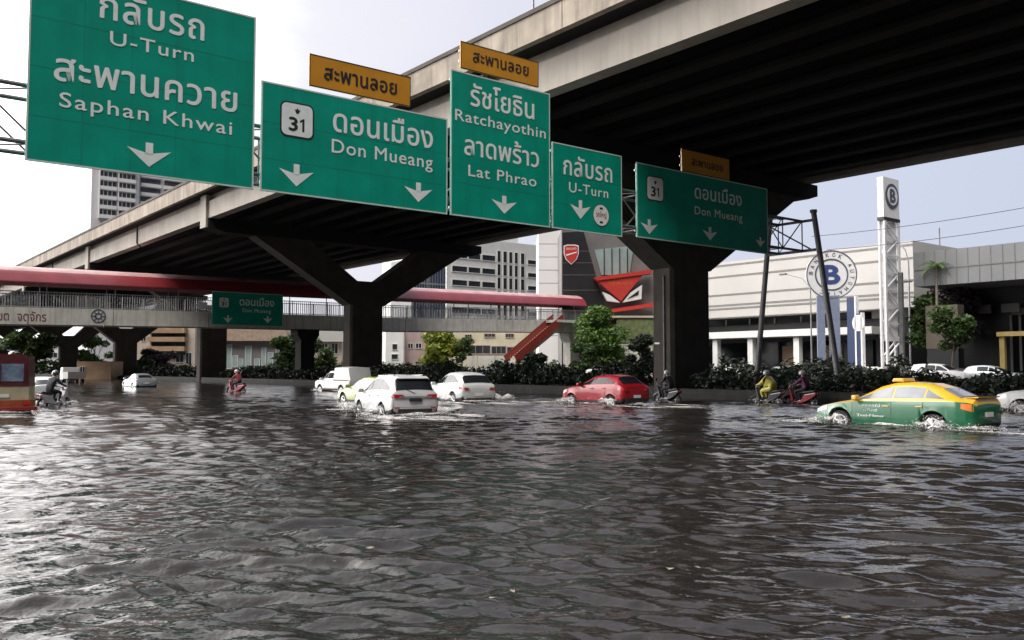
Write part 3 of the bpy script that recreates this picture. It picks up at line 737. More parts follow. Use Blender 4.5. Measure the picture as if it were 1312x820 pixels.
mb = MB(); mb.grid([[(p, y, dz(p) + 1.1) for p in edges] for y in (.285, 3.295)]); mb.grid([[(p, y, dz(p) + .9) for p in edges] for y in (.285, 3.295)]); mb.build('deck', 'conc_wall', br)
mb = MB(); p = -14.0                           # railing: rails, posts and balusters
while p < 79.0:
    z = dz(p) + 1.45
    for y in (.12, 3.44):
        mb.box(p - .04, p + .04, y - .04, y + .04, z, z + 1.42)
        q = p + .22
        while q < p + 1.95: mb.box(q - .018, q + .018, y - .018, y + .018, dz(q) + 1.55, dz(q) + 2.78); q += .2167
    p += 1.95
for y in (.12, 3.44):
    for h in (1.53, 2.82):
        for i in range(len(edges) - 1): mb.sq((edges[i], y, dz(edges[i]) + h), (edges[i + 1], y, dz(edges[i + 1]) + h), .07, .07)
mb.build('railing', 'rail_grey', br)
def rz_(p): return float(np.interp(p, [-14, 12.4, 52, 79], [8.85, 8.95, 9.35, 9.7]))
ps = np.linspace(-16, 79.2, 26); ys = np.linspace(0, 1, 13)
mb = MB()
mb.grid([[(p, -.45 + 4.5 * s, rz_(p) + 1.45 * math.sin(math.pi * s) ** .6) for s in ys] for p in ps])
mb.grid([[(p, -.45 + 4.5 * s, rz_(p) - .06 + 1.45 * math.sin(math.pi * s) ** .6) for s in ys] for p in ps])
mb.prism([(-.45 + 4.5 * s, 9.7 + 1.45 * math.sin(math.pi * s) ** .6) for s in ys], 79.2, 79.24, 'x')

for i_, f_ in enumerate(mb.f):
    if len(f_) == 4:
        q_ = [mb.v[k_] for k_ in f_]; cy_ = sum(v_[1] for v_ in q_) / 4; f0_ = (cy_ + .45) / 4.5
        if f0_ > .16 and i_ < 25 * 12: mb.m[i_] = 1  # upper faces get the painted sky highlight
mb.build('roof', ['roof_red', 'roof_highlight'], br, smooth=True)
p = -12.0
while p < 79:
    mb = MB()
    for y in (.3, 3.3): mb.bar((p, y, dz(p) + 1.4), (p, y, rz_(p) + .5), .05, 8)
    mb.bar((p, .3, rz_(p) + .35), (p, 3.3, rz_(p) + .35), .045, 8)
    mb.build('roof_post', 'steel', br); p += 5.6
for (px, w) in ((390.5, 1.5), (732, 1.6)):
    pp = on_t(px, 440, TB + 1.8)[0]; zt = dz(pp)
    mb = MB(); mb.box(pp - w / 2, pp + w / 2, 1.1, 2.5, -.5, zt - 1.3); mb.prism([(pp - w / 2, zt - 1.3), (pp + w / 2, zt - 1.3), (pp + w * .8, zt - .6), (pp + w * .8, zt - .004), (pp - w * .8, zt - .004), (pp - w * .8, zt - .6)], .9, 2.7, 'y')
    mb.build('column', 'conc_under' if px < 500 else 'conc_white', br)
# staircase at the right end
st0 = on_t(655, 466, TB - 1.2); st1 = on_t(716, 424, TB - 1.2)
o = br
mb = MB(); n = 22
for i in range(n):
    f0, f1 = i / n, (i + 1) / n; xa = st0[0] + (st1[0] - st0[0]) * f0; xb = st0[0] + (st1[0] - st0[0]) * f1; z = st0[1] + (7.3 - st0[1]) * f1
    mb.box(xa, xb, -2.0, -.1, z - .28, z)
mb.build('stairs', 'conc_white', o)
mb = MB(); sl = (7.3 - st0[1]) / (st1[0] - st0[0])
for y in (-2.08, -.06):
    for h in (.55, 1.05): mb.sq((st0[0], y, st0[1] + h), (st1[0], y, 7.3 + h), .08, .95 if h < 1 else .12)
    for i in range(10):
        x = st0[0] + (st1[0] - st0[0]) * i / 9; mb.bar((x, y, st0[1] + sl * (x - st0[0])), (x, y, st0[1] + sl * (x - st0[0]) + 1.05), .04, 6)
mb.build('stair_railing', 'rail_red', o)
mb = MB(); mb.sq((st0[0] + .5, -.6, st0[1] - .3), (st1[0] + .5, -.6, 6.8), .5, .45); mb.build('stair_beam', 'conc_white', o)
mb = MB(); px = on_t(745, 430, TB)[0]; mb.bar((px, -.5, -.2), (px, -.5, 6.3), .22, 12); mb.bar((px, -.5, 6.0), (px, 1, 6.2), .15, 8); mb.build('pillar', 'white_paint', o)
# landing at the right end
mb = MB(); mb.box(72.5, 79.6, -2.2, -.03, 6.3 + 1.0, 7.62); mb.build('landing', 'conc_white', br)
# banner lettering and the round seal on the girder face
mb = MB()
for (txt, a, b, h) in (('เขต', (-6, 410.5), (11, 410.5), 8.5), ('จตุจักร', (22, 410.5), (59, 410.5), 8.5)):
    (xa, z_), (xb, _) = on_t(*a, TB), on_t(*b, TB); z_ = dz(10) + .35; put_text(mb, txt, xa, xb, z_, .60, -.012, .012)
mb.build('lettering', 'banner_red', br, fix=False)
cx, cz = on_t(126, 405, TB)
mb = MB(); mb.ring((cx, cz), .52, .62, -.03, -.008); mb.ring((cx, cz), .18, .30, -.028, -.008, 24)
for k in range(8):
    a = k * math.pi / 4; mb.sq((cx + .18 * math.cos(a), -.02, cz + .18 * math.sin(a)), (cx + .5 * math.cos(a), -.02, cz + .5 * math.sin(a)), .05, .05)
mb.build('seal', 'logo_grey', br)
# small green sign hanging on the footbridge
xa, zt = on_t(272, 373, TB - .45); xb, zb_ = on_t(362, 418, TB - .45)
sign('small dark green 31 sign fixed to the middle of the footbridge', xa, xb, zb_ - .05, zt, [('ดอนเมือง', (307, 391), (351, 393), 7.5, 1.0, .022), ('Don Mueang', (311, 400), (347, 401), 4.5, 1.1, .012)],
     [(292, 404, 414, 6), (343, 405, 414, 6)], (281, 381, 293, 394), t=TB - .45, group=None)
mb = MB()
o = road_empty('direction_arrow_sign', on_t(258, 391, TB)[0], TB - .1, on_t(258, 391, TB)[1], 'small white arrow board on the footbridge railing', 'sign')
mb = MB(); mb.prism([(-.62, 0), (-.25, .32), (.55, .28), (.55, -.28), (-.25, -.32)], 0, .05, 'y'); mb.build('panel', 'sign_white', o)
mb = MB(); mb.box(-.1, 0, .053, .3, -.1, .1); mb.build('bracket', 'steel', o)

# ================================================================== BUILDINGS
def wins(parent, cells, frame, glass, y, depth=.25, rows_share=True, mull=0):
    """separate windows: a dark pane set in a frame; cells = (x0,x1,z0,z1), facing -y at y"""
    cache = {}
    for (a, b, c_, d) in cells:
        k = (round(b - a, 2), round(d - c_, 2))
        if k not in cache:
            w, h = b - a, d - c_; f = min(.12, w * .08)
            mb = MB()
            for q in ((-f, w + f, -f, 0), (-f, w + f, h, h + f), (-f, 0, 0, h), (w, w + f, 0, h)): mb.box(q[0], q[1], -.06, .12, q[2], q[3])
            fr = mb.build('window', frame, parent)
            mb = MB(); mb.box(0, w, .02, .05, 0, h)
            pn = mb.build('pane', glass, fr)
            if mull:
                mb = MB()
                for i in range(1, mull): mb.box(w * i / mull - .03, w * i / mull + .03, -.03, .015, 0, h)
                mb.build('mullion', frame, fr)
            cache[k] = fr
        else: fr = copy_tree(cache[k], parent)
        fr.location = (a, y, c_)
# -- residential tower at the left, behind the viaduct
TT = 300.0
pa, _ = on_t(117, 250, TT); pb, _ = on_t(150, 250, TT); pm, _ = on_t(178, 250, TT); pe, _ = on_t(240, 250, TT)
tw = road_empty('apartment_tower', pa, TT, 0, 'pale high-rise apartment tower with rows of dark balconies behind the viaduct at left', 'tower')
H = 92.0
mb = MB(); mb.box(0, pm - pa, 0, 22, 0, H); mb.build('wall', 'tower', tw)
mb = MB(); mb.box(pm - pa + .05, pe - pa, 2.5, 24, 0, H - 3); mb.build('side_wing', 'tower', tw)
wdt = pm - pa; proto = None
fl_ = []
z = 49.0
while z < H - 9:
    for k in range(2):
        w0 = 2.2 + k * (wdt - 3.0) / 2
        fl_.append((w0, w0 + (wdt - 3.0) / 2 - .5, z))
    z += 3.05
for k, (a, b, z) in enumerate(fl_):
    if proto is None:
        w = b - a
        mb = MB(); mb.box(0, w, -1.2, -.02, 0, 1.15); mb.box(-.15, .06, -1.25, -.02, -.1, 3.0); bal = mb.build('balcony', 'tower_slab', tw)
        mb = MB(); mb.box(.12, w, -.10, -.05, 1.2, 2.85); mb.build('window', 'glass_tower', bal)
        mb = MB()
        for i in range(1, 4): mb.box(w * i / 4 - .12, w * i / 4 + .12, -.16, -.11, 1.16, 2.85)
        mb.build('pier_strip', 'tower_slab', bal); proto = bal
    else: bal = copy_tree(proto, tw)
    bal.location = (a, 0, z)
proto = None
for k in range(11):
    for j in range(2):
        w = (pe - pm) / 2 - 1.2
        if proto is None:
            mb = MB(); mb.box(0, w, -.9, -.02, 0, 1.1); bal = mb.build('balcony', 'tower_slab', tw)
            mb = MB(); mb.box(.1, w - .1, -.10, -.05, 1.15, 2.8); mb.build('window', 'glass_tower', bal); proto = bal
        else: bal = copy_tree(proto, tw)
        bal.location = (pm - pa + 1 + j * (w + 1.0), 2.5, 49 + 3.05 * k)
# -- white office block right of the second pier
TO = 150.0
def xo(px): return on_t(px, 360, TO)[0]
def zo(px, py): return on_t(px, py, TO)[1]
xa = xo(541); xb = xo(693)
of = road_empty('office_building', xa, TO, 0, 'white office block with dark window strips behind the red roof of the footbridge', 'building')
zt = zo(640, 309)
mb = MB(); mb.box(xo(572) - xa, xo(700) - xa, 0, 26, 0, zt); mb.build('wall', 'white_paint', of)
mb = MB(); mb.box(xo(580) - xa, xo(668) - xa, 1.2, 20, zt + .003, zt + 1.6); mb.box(xo(612) - xa, xo(640) - xa, 3, 12, zt + 1.603, zt + 4); mb.build('parapet', 'white_paint', of)
cells = []
dzf = (zo(600, 328) - zo(600, 345.5))
for r_ in range(13):
    zc = zo(590, 333) + 1.2 - r_ * dzf
    if zc < 4: break
    for (u, v) in ((579, 598), (600, 615), (617.5, 634)): cells.append((xo(u) - xa, xo(v) - xa, zc - dzf * .28, zc + dzf * .10))
    if r_ < 11: cells.append((xo(676) - xa, xo(691) - xa, zc - dzf * .26, zc + dzf * .04))
wins(of, cells, 'white_paint', 'glass_office', -.10)
cells = []
for (u, v) in ((637, 641), (644.5, 649), (652, 656), (659, 663), (667, 671.5)):
    for r_ in range(9):
        zc = zo(590, 333) + 1.5 - r_ * dzf; cells.append((xo(u) - xa, xo(v) - xa, zc - dzf * .42, zc + dzf * .40))
wins(of, cells, 'white_paint', 'glass_office', -.10)
# -- blue glass block between pier and office
TG = 104.0
xg = on_t(519, 350, TG)[0]; xg2 = on_t(571, 350, TG)[0]
gb = road_empty('glass_office', xg, TG + 30, 0, 'blue glass office block with grey frame between the second pier and the white office', 'building')
xg2 = on_t(571, 350, TG + 30)[0]; xg_ = on_t(527, 350, TG + 30)[0]; gb.location = W(xg_, TG + 30, 0); wd = xg2 - xg_
zt = on_t(545, 333, TG + 30)[1]
mb = MB(); mb.box(0, wd, 0, 7, 0, zt); mb.build('frame', 'clad_grey', gb)
mb = MB(); mb.box(wd * .05, wd * .42, -.12, -.03, 2, zt - 2.2); mb.box(wd * .52, wd * .97, -.12, -.03, 2, zt - 1.4); mb.build('curtain_wall', 'glass_blue', gb)
mb = MB()
for k in range(1, 9): mb.box(wd * .05, wd * .97, -.18, -.125, zt - 1.2 - k * 3.2, zt - .9 - k * 3.2)
for k in range(12): mb.box(wd * (.05 + .077 * k), wd * (.05 + .077 * k) + .1, -.22, -.185, 2, zt - 1.5)
mb.build('spandrel', 'clad_grey', gb)
# -- black showroom with red wedge front
YD = 118.0
def xd(px): return at_y(px, 380, YD).x
def zd(py): return at_y(760, py, YD).z
sx = xd(720)
dk = empty('motorcycle_showroom', (sx, YD, 0), 0, 'black clad showroom with a red shield emblem and a red wedge front', 'building')
X = lambda px: xd(px) - sx
mb = MB(); mb.prism([(X(720), 0), (X(840), 0), (X(840), zd(340)), (X(829), zd(340)), (X(806), zd(298)), (X(800), zd(288)), (X(720), zd(292))], .5, 16, 'y'); mb.build('rear_wall', 'clad_mid', dk)
mb = MB(); mb.prism([(X(720.6), 0), (X(790), 0), (X(776), zd(398)), (X(748), zd(296)), (X(720.6), zd(298))], .0, .49, 'y'); mb.build('black_wall', 'clad_dark', dk)
mb = MB()
for py in (322, 337, 352.5, 372): mb.box(X(721), X(752 + (py - 296) * .2), -.02, -.003, zd(py), zd(py) + .05)
mb.build('panel_joint', 'clad_mid', dk)
mb = MB(); mb.prism([(X(762), zd(319.5)), (X(813), zd(314.5)), (X(807), zd(352)), (X(771), zd(352))], .30, .42, 'y'); mb.build('glazing', 'glass_pale', dk)
mb = MB()
for k in range(1, 5): mb.box(X(764 + k * 10), X(764 + k * 10) + .12, .20, .297, zd(352), zd(318))
mb.build('glazing_bar', 'clad_dark', dk)
mb = MB(); mb.prism([(X(760), zd(357)), (X(833), zd(347)), (X(833), zd(352)), (X(764), zd(361))], -1.6, -.02, 'y'); mb.prism([(X(775), zd(398)), (X(835), zd(389)), (X(835), zd(394)), (X(777), zd(402))], -1.6, -.02, 'y'); mb.build('red_canopy', 'brand_red', dk)
mb = MB(); mb.prism([(X(764.5), zd(361.4)), (X(822), zd(354)), (X(794), zd(387))], -1.4, -.05, 'y'); mb.build('red_wedge', 'brand_red', dk)
mb = MB(); mb.prism([(X(771), zd(375)), (X(780), zd(379)), (X(793), zd(388.6)), (X(777), zd(386.5))], -1.3, -.1, 'y'); mb.prism([(X(796), zd(388.4)), (X(806), zd(376)), (X(821), zd(366)), (X(820), zd(384))], -1.3, -.1, 'y'); mb.build('white_fin', 'white_paint', dk)
mb = MB(); mb.prism([(X(802), zd(384)), (X(817), zd(373)), (X(816), zd(379))], -1.36, -1.303, 'y'); mb.build('lamp_slot', 'clad_dark', dk)
mb = MB(); put_text(mb, 'DUCATI', X(779), X(807), zd(366), (zd(363) - zd(366)), -1.42, .01); mb.build('lettering', 'tail_orange', dk, fix=False)
mb = MB(); cx, cz = X(732), zd(326)
sh = [(-.95, 1.25), (-.5, 1.42), (.5, 1.42), (.95, 1.25), (.95, .1), (.7, -.75), (0, -1.5), (-.7, -.75), (-.95, .1)]
mb.prism([(cx + a * 1.05, cz + b * .92) for a, b in sh], -.14, -.025, 'y', 1); mb.prism([(cx + a * .93, cz + b * .83) for a, b in sh], -.18, -.143, 'y', 0)
mb.prism([(cx - .75, cz - .05), (cx + .72, cz + .35), (cx + .72, cz + .22), (cx - .6, cz - .2)], -.20, -.183, 'y', 1); put_text(mb, 'DUCATI', cx - .66, cx + .66, cz + .62, .26, -.186, .01, 1.0, 1)
mb.build('shield_emblem', ['brand_red', 'logo_white'], dk)
mb = MB(); mb.box(X(776), X(838), -3.6, -.02, zd(409), zd(406.5)); mb.build('awning_beam', 'cream_wall', dk)
mb = MB(); mb.box(X(786), X(838), -3.4, -3.3, zd(452), zd(410)); mb.build('shade_net', 'net_green', dk)
wb_ = empty('annex_building', (xd(690), YD + 10, 0), 0, 'plain white panelled building between the office block and the black showroom', 'building')
w = (at_y(727, 380, YD + 10).x - at_y(690, 380, YD + 10).x); wb_.location.x = at_y(690, 380, YD + 10).x; zt = at_y(705, 296, YD + 10).z
mb = MB(); mb.box(0, w, 0, 12, 0, zt); mb.build('wall', 'tower_slab', wb_)
mb = MB()
for k in range(1, 9): mb.box(0.02, w - .02, -.02, -.003, zt - k * 1.9, zt - k * 1.9 + .06)
mb.build('panel_joint', 'clad_grey', wb_)
# -- long white showroom along the far side (right)
PS = 86.0
def ts(px, py): return on_p(px, py, PS)[0]
def zs(px, py): return on_p(px, py, PS)[1]
t_r = ts(1171, 380); t_l = ts(860, 380)
sw = road_empty('car_showroom', PS, t_r, 0, 'long white car showroom with horizontal cladding lines behind the round sign', 'building')
L = t_l - t_r
zt = zs(1170, 308); zc0 = zs(1120, 396); zc1 = zs(980, 400)
zbt = zs(1100, 397)
mb = MB(); mb.box(0, 40, 0, L, zbt, zt); mb.build('wall', 'show_white', sw)
mb = MB()
for z in (zs(950, 339), zs(950, 353.5), zs(950, 377.5), zs(950, 391), zbt + .9):
    mb.box(-.03, -.003, .03, L - .03, z, z + .22)
mb.build('cladding_groove', 'show_line', sw)
zg = zs(1050, 424)
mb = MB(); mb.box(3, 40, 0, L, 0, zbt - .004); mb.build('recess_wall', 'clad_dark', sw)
mb = MB(); mb.box(-1.0, 3.2, 4, L, zg - .5, zg + .25); mb.build('canopy', 'white_paint', sw)
mb = MB(); mb.box(2.8, 2.97, 4, L - 1, zg + 1.2, zbt - .2); mb.build('upper_glazing', 'glass_dark', sw)
mb = MB()
for k in range(9): mb.box(2.6, 2.77, 4 + k * L / 9, 4.15 + k * L / 9, zg + 1.2, zbt - .2)
mb.build('glazing_bar', 'clad_mid', sw)
for px in (965, 1024, 1095, 920):
    y = ts(px, 440) - t_r; mb = MB(); mb.box(-.6, .1, y - .35, y + .35, 0.1, zg - .503); mb.build('column', 'white_paint', sw)
mb = MB(); mb.box(2.7, 2.98, 6, L - 3, .6, zg - 1.0); mb.build('shop_glazing', 'glass_dark', sw)
for (a, b) in ((1033, 1062), (985, 1008)):
    mb = MB(); mb.box(2.55, 2.69, ts(b, 440) - t_r, ts(a, 440) - t_r, 1.0, zg - 1.5); mb.build('display_board', 'balcony', sw)
mb = MB(); mb.bar((8, 1.2, zt), (8, 1.2, zt + 2.2), .08, 8); mb.build('roof_mast', 'steel', sw)
# -- grey showroom at the far right
PG = 82.0
tr_ = on_p(1420, 340, PG)[0]; tl_ = on_p(1171, 340, PG)[0]
zt = on_p(1240, 317, PG)[1]; zb2 = on_p(1240, 362.5, PG)[1]
gs = road_empty('grey_showroom', PG, tr_, 0, 'flat grey panelled showroom with a deep dark ground floor at the right edge', 'building')
L = tl_ - tr_
mb = MB(); mb.box(0, 30, 0, L, zb2, zt); mb.build('wall', 'clad_grey', gs)
mb = MB()
for k in range(1, 16): mb.box(-.03, -.003, L * k / 16, L * k / 16 + .07, zb2 + .05, zt - .05)
mb.box(-.05, -.034, 0.02, L - .02, (zt + zb2) / 2 - .1, (zt + zb2) / 2); mb.build('panel_joint', 'clad_mid', gs)
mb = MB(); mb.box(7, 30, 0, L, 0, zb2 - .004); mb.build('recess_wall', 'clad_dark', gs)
mb = MB(); mb.box(6.5, 6.95, 2, L - 6, 1.0, 6.5); mb.build('shop_glazing', 'glass_dark', gs)
mb = MB()
for k in range(11): mb.box(6.3, 6.47, 2 + k * (L - 8) / 10, 2.2 + k * (L - 8) / 10, .6, 6.6)
mb.box(6.28, 6.46, 2, L - 6, 6.603, 7.2); mb.build('mullion', 'clad_mid', gs)
a = on_p(1196, 400, PG)[0] - tr_; b = on_p(1237, 400, PG)[0] - tr_; z = on_p(1215, 392, PG)[1]
mb = MB(); zq = on_p(1215, 447, PG)[1]; mb.box(-1.5, -.3, min(a, b), max(a, b), zq, z); mb.build('pillar', 'tan_pillar', gs)
mb = MB(); mb.box(-1.45, -.35, min(a, b) + .05, max(a, b) - .05, .1, zq - .003); mb.build('pillar_base', 'clad_dark', gs)
mb = MB(); zl = on_p(1260, 392, PG)[1]
for k in range(9): mb.box(5.9, 6.2, 4 + k * 2.6, 5.6 + k * 2.6, zl - .3, zl + .5)
mb.build('shelf_lights', 'clad_mid', gs)
o = road_empty('gate_frame', 79.5, on_p(1285, 445, 79.5)[0], 0, 'pale yellow gate portal in front of the grey showroom at the right edge', 'portal')
zz = on_p(1285, 431, 79.5)[1]
mb = MB(); mb.box(-.2, .2, -.2, .2, .1, zz); mb.build('post', 'gate_yellow', o)
mb = MB(); mb.box(-.35, .35, -16, .35, zz + .003, zz + .38); mb.build('lintel', 'gate_yellow', o)
mb = MB(); mb.box(-.3, .3, -15.8, -15.2, .1, zz); mb.build('post', 'gate_yellow', o)
# -- low buildings seen under the footbridge
def facade_box(name, px0, px1, pytop, Y, depth, label, wall, cells=(), frame='white_paint', glass='glass_office', roof=None, pybase=None, cat='building', mull=2):
    a, b = at_y(px0, 440, Y).x, at_y(px1, 440, Y).x; zt = at_y((px0 + px1) / 2, pytop, Y).z
    o = empty(name, (a, Y, 0), 0, label, cat)
    mb = MB(); mb.box(0, b - a, 0, depth, -.2, zt); mb.build('wall', wall, o)
    cc = [(at_y(u, 440, Y).x - a, at_y(v, 440, Y).x - a, at_y(u, w1, Y).z, at_y(u, w0, Y).z) for (u, v, w0, w1) in cells]
    if cc: wins(o, cc, frame, glass, -.10, mull=mull)
    if roof:
        e = .7; mb = MB(); mb.prism([(-e, zt + .003), (b - a + e, zt + .003), (b - a + e * .2, zt + roof[1]), (-e * .2 + (b - a) * .1, zt + roof[1])], -1.4, depth + .5, 'y'); mb.build('roof', roof[0], o)
    return o, a, zt
o, a, z = facade_box('shophouse', 176, 250, 404, 230, 18, 'cream block with tan balcony bands seen between the dark piers at left', 'cream_wall', [(181, 187, 430, 437), (205, 214, 457, 468), (226, 236, 452, 464), (239, 246, 452, 466)])
for k, (y0_, y1_) in enumerate(((420, 427), (432, 438), (444, 450))):
    za_, zb_ = at_y(200, y1_, 230).z, at_y(200, y0_, 230).z; xa_, xb_ = at_y(192, 440, 230).x - a, at_y(240, 440, 230).x - a
    mb = MB(); mb.box(xa_, xb_, -2.2, -.02, za_, zb_); mb.build('balcony', 'balcony', o)
    mb = MB(); mb.box(xa_ + .5, xb_ - .5, -.2, -.03, za_ - 1.0, za_ - .1); mb.build('balcony_window', 'glass_office', o)
facade_box('shop_pavilion', 288, 366, 437, 190, 14, 'low pavilion with tan roof and white shop windows right of the third pier', 'clad_mid', [(291, 297, 442, 472), (299, 305, 456, 470), (307, 312, 460, 472), (315, 322, 444, 472), (327, 333, 460, 472), (336, 341, 446, 472), (344, 350, 452, 472), (354, 360, 446, 472)], frame='white_steel', glass='glass_pale', roof=('tile_roof', 3.2), mull=1)
facade_box('white_house', 399, 438, 438, 165, 12, 'white two-storey house with a balcony behind the white pickup', 'cream_wall', [(403, 408, 441, 450), (412, 420, 440, 452), (425, 433, 440, 453), (419, 431, 463, 478)], glass='glass_office', roof=('show_white', 2.2))
facade_box('corner_house', 494, 517, 422, 150, 10, 'narrow white house with two small windows right of the second pier', 'white_paint', [(503, 509, 441, 448), (502, 510, 454, 460)], mull=1)
facade_box('pink_house', 517.5, 546, 425, 152, 10, 'dull pink house behind the yellow-green tree', 'pink_wall', [(523, 529, 440, 446), (533, 540, 440, 446)])
facade_box('low_shop', 560, 704, 425, 148, 12, 'long low pale yellow shop row with a dark band under the footbridge', 'yellow_wall', [(566, 575, 430, 435), (596, 604, 429, 433), (621, 634, 428, 431.5), (648, 658, 428, 432), (600, 628, 443, 453), (630, 648, 444, 453), (650, 668, 445, 452), (672, 684, 440, 452)], frame='pink_wall', mull=3)
mb = MB()
facade_box('site_wall', 598, 656, 456, 120, .4, 'plain white boundary wall under the footbridge stairs', 'conc_white', cat='wall')
facade_box('site_wall', 790, 836, 441, 112, .4, 'pale wall below the green shade net left of the nearest pier', 'conc_white', cat='wall')
facade_box('distant_block', 20, 92, 432, 300, 20, 'dim distant block between the piers at the far left', 'tower', [(28, 38, 440, 446), (45, 56, 440, 446), (64, 74, 440, 446), (28, 38, 452, 458), (45, 56, 452, 458), (64, 74, 452, 458)])
facade_box('distant_block', 108, 160, 424, 320, 20, 'pale distant block between the fourth and fifth piers', 'white_paint', [(114, 122, 430, 436), (128, 136, 430, 436), (114, 122, 444, 450), (128, 136, 444, 450)])
facade_box('container_shed', 99, 143, 463, 130, 4, 'dull brown site shed standing behind the water left of the small silver car', 'balcony', [(104, 110, 470, 478)], cat='shed')
facade_box('utility_hut', 1158, 1200, 431, 88, 3, 'black ridged hut between the pylon and the tan pillar', 'clad_dark', cat='hut')

# -- round letter sign on posts
PSN = 80.0
t0, z0 = on_p(1065, 352, PSN)
rs = road_empty('round_sign', PSN, t0, 0, 'big round white sign with a blue letter B and ringed lettering on slate posts', 'sign')
def rsd(mbx, name, mats, **k):
    o = mbx.build(name, mats, rs, **k); o.rotation_euler.z = -math.pi / 2 + .75; return o
rad = 2.45
mb = MB(); mb.disc((0, z0), rad, -.15, .15, 56, m=0); mb.ring((0, z0), rad * .955, rad * 1.0, -.20, -.153, 56, 1); mb.ring((0, z0), rad * .60, rad * .655, -.20, -.153, 48, 1); rsd(mb, 'disc', ['logo_white', 'logo_grey'])
mb = MB(); put_text(mb, 'B', -.72, .72, z0 - .88, 1.76, -.19, .055); rsd(mb, 'letter', 'logo_blue', fix=False)
mb = MB(); ringt = 'BANGKOK AUTOMATIC  '
for i, ch in enumerate(ringt):
    if ch == ' ': continue
    a = math.pi - .1 - i * (2 * math.pi - .2) / len(ringt); sub = MB(); put_text(sub, ch, -.14, .14, 0, .38, 0, .01)
    q = a - math.pi / 2; rr_ = rad * .735
    mb.add([(v[0] * math.cos(q) - v[2] * math.sin(q) + rr_ * math.cos(a), -.19, v[0] * math.sin(q) + v[2] * math.cos(q) + rr_ * math.sin(a) + z0) for v in sub.v], sub.f)
rsd(mb, 'ring_lettering', 'logo_grey', fix=False)
for (x, w, mt) in ((-1.15, .6, 'post_blue'), (.15, .85, 'post_blue')):
    mb = MB(); mb.box(x - w / 2, x + w / 2, -.2, .2, 0, z0 - rad * .86); mb.box(x + w / 2 + .003, x + w / 2 + .14, -.22, .22, 0, z0 - rad * .84); rsd(mb, 'post', mt)
for (px0, px1, pyt, lab, mt) in ((1086, 1096, 381, 'slim navy totem board with a pale edge right of the round sign', 'post_navy'), (1098, 1104, 402, 'short navy totem with a small white roundel beside the pylon', 'post_navy')):
    t1, zt = on_p((px0 + px1) / 2, pyt, PSN - .5); o = road_empty('totem_sign', PSN - .5, t1, 0, lab, 'sign')
    w = abs(on_p(px0, 420, PSN - .5)[0] - on_p(px1, 420, PSN - .5)[0])
    mb = MB(); mb.box(-.2, .2, -w / 2, w / 2, 0, zt); mb.build('board', mt, o)
    mb = MB(); mb.box(-.26, .26, -w / 2 - .16, -w / 2 - .003, 0, zt + .1); mb.build('edge_strip', 'logo_white', o)
    if px0 > 1090: 
        mb = MB(); mb.disc((-0.0, zt - .9), .62, -.26, -.204, 24, axis='x'); 
        mb = MB(); mb.prism([(.62 * math.cos(i * .2618), zt - .9 + .8 * math.sin(i * .2618)) for i in range(24)], -.26, -.204, 'x'); mb.build('roundel', 'logo_white', o)
# -- white lattice pylon with the round emblem
t0, z0 = on_p(1138, 252, PSN)
py = road_empty('sign_pylon', PSN, t0, 0, 'tall slim white lattice pylon topped by a box with a dark round emblem', 'pylon')
hx = 1.42
zb3 = on_p(1138, 280, PSN)[1]; zt3 = on_p(1138, 229, PSN)[1]
mb = MB(); mb.box(-hx, hx, -.3, .3, zb3, zt3); mb.build('sign_box', 'logo_white', py)
mb = MB(); mb.box(-hx - .05, hx + .05, -.34, .34, zb3 - .32, zb3 - .003); mb.build('ledge', 'clad_dark', py)
mb = MB(); R_ = hx * .84
mb.disc((.1, z0), R_, -.36, -.303, 44, m=0); mb.disc((.1, z0), R_ * .74, -.40, -.363, 40, m=1)
put_text(mb, 'B', .1 - R_ * .36, .1 + R_ * .36, z0 - R_ * .5, R_ * 1.0, -.405, .07)
mb.build('emblem', ['logo_grey', 'logo_white'], py, fix=False)
mb = MB(); ww = hx * .86
for sy in (-.26, .26):
    for sx_ in (-ww, ww): mb.box(sx_ - .17, sx_ + .17, sy - .08, sy + .08, 0, zb3 - .323)
mb.build('corner_post', 'white_steel', py)
mb = MB(); zz = 1.0; k = 0
while zz < zb3 - 1.8:
    for sy in (-.26, .26):
        mb.sq((-ww if k % 2 else ww, sy, zz), (ww if k % 2 else -ww, sy, zz + 1.6), .12, .12); mb.sq((-ww, sy, zz), (ww, sy, zz), .12, .12)
    zz += 1.6; k += 1
mb.build('lattice', 'white_steel', py)
mb = MB(); mb.box(-ww * .97, ww * .97, -.05, .05, 4.2, zb3 - .4); mb.build('back_sheet', 'logo_white', py)
mb = MB(); mb.box(-.9, .9, -3.4, 3.0, 0.1, 1.75); mb.build('plinth', 'white_paint', py)
# -- street lamps and poles
def lamp(p, t, h, arm, label, adir=-1, r=.09, base=0.1, cat='street lamp', group=None):
    o = road_empty('street_lamp', p, t, base, label, cat, group)
    mb = MB(); mb.bar((0, 0, 0), (0, 0, h * .86), r, 10, r * .6)
    q = [Vector((0, 0, h * .86)), Vector((0, adir * arm * .35, h * .95)), Vector((0, adir * arm, h))]
    for i in range(2): mb.bar(q[i], q[i + 1], r * .55, 8, r * .45)
    mb.build('pole', 'galv', o)
    mb = MB(); y = adir * arm; mb.box(-.16, .16, min(y, y + adir * .75), max(y, y + adir * .75), h - .06, h + .1); mb.build('lamp_head', 'steel', o, bevel=.03)
    return o
t1, z1 = on_p(1040, 460, 74); _, ztop = on_p(1014, 352, 74)
lamp(74, t1, ztop, 2.6, 'slim single-arm street lamp left of the round sign', 1)
t1, z1 = on_p(1173, 450, 84.5)
lamp(84.5, t1 + .5, on_p(1170, 311, 84.5)[1], .9, 'roof-height floodlight post at the corner of the white showroom', 1, .12)
t1, z1 = on_p(1156, 450, 81.0)
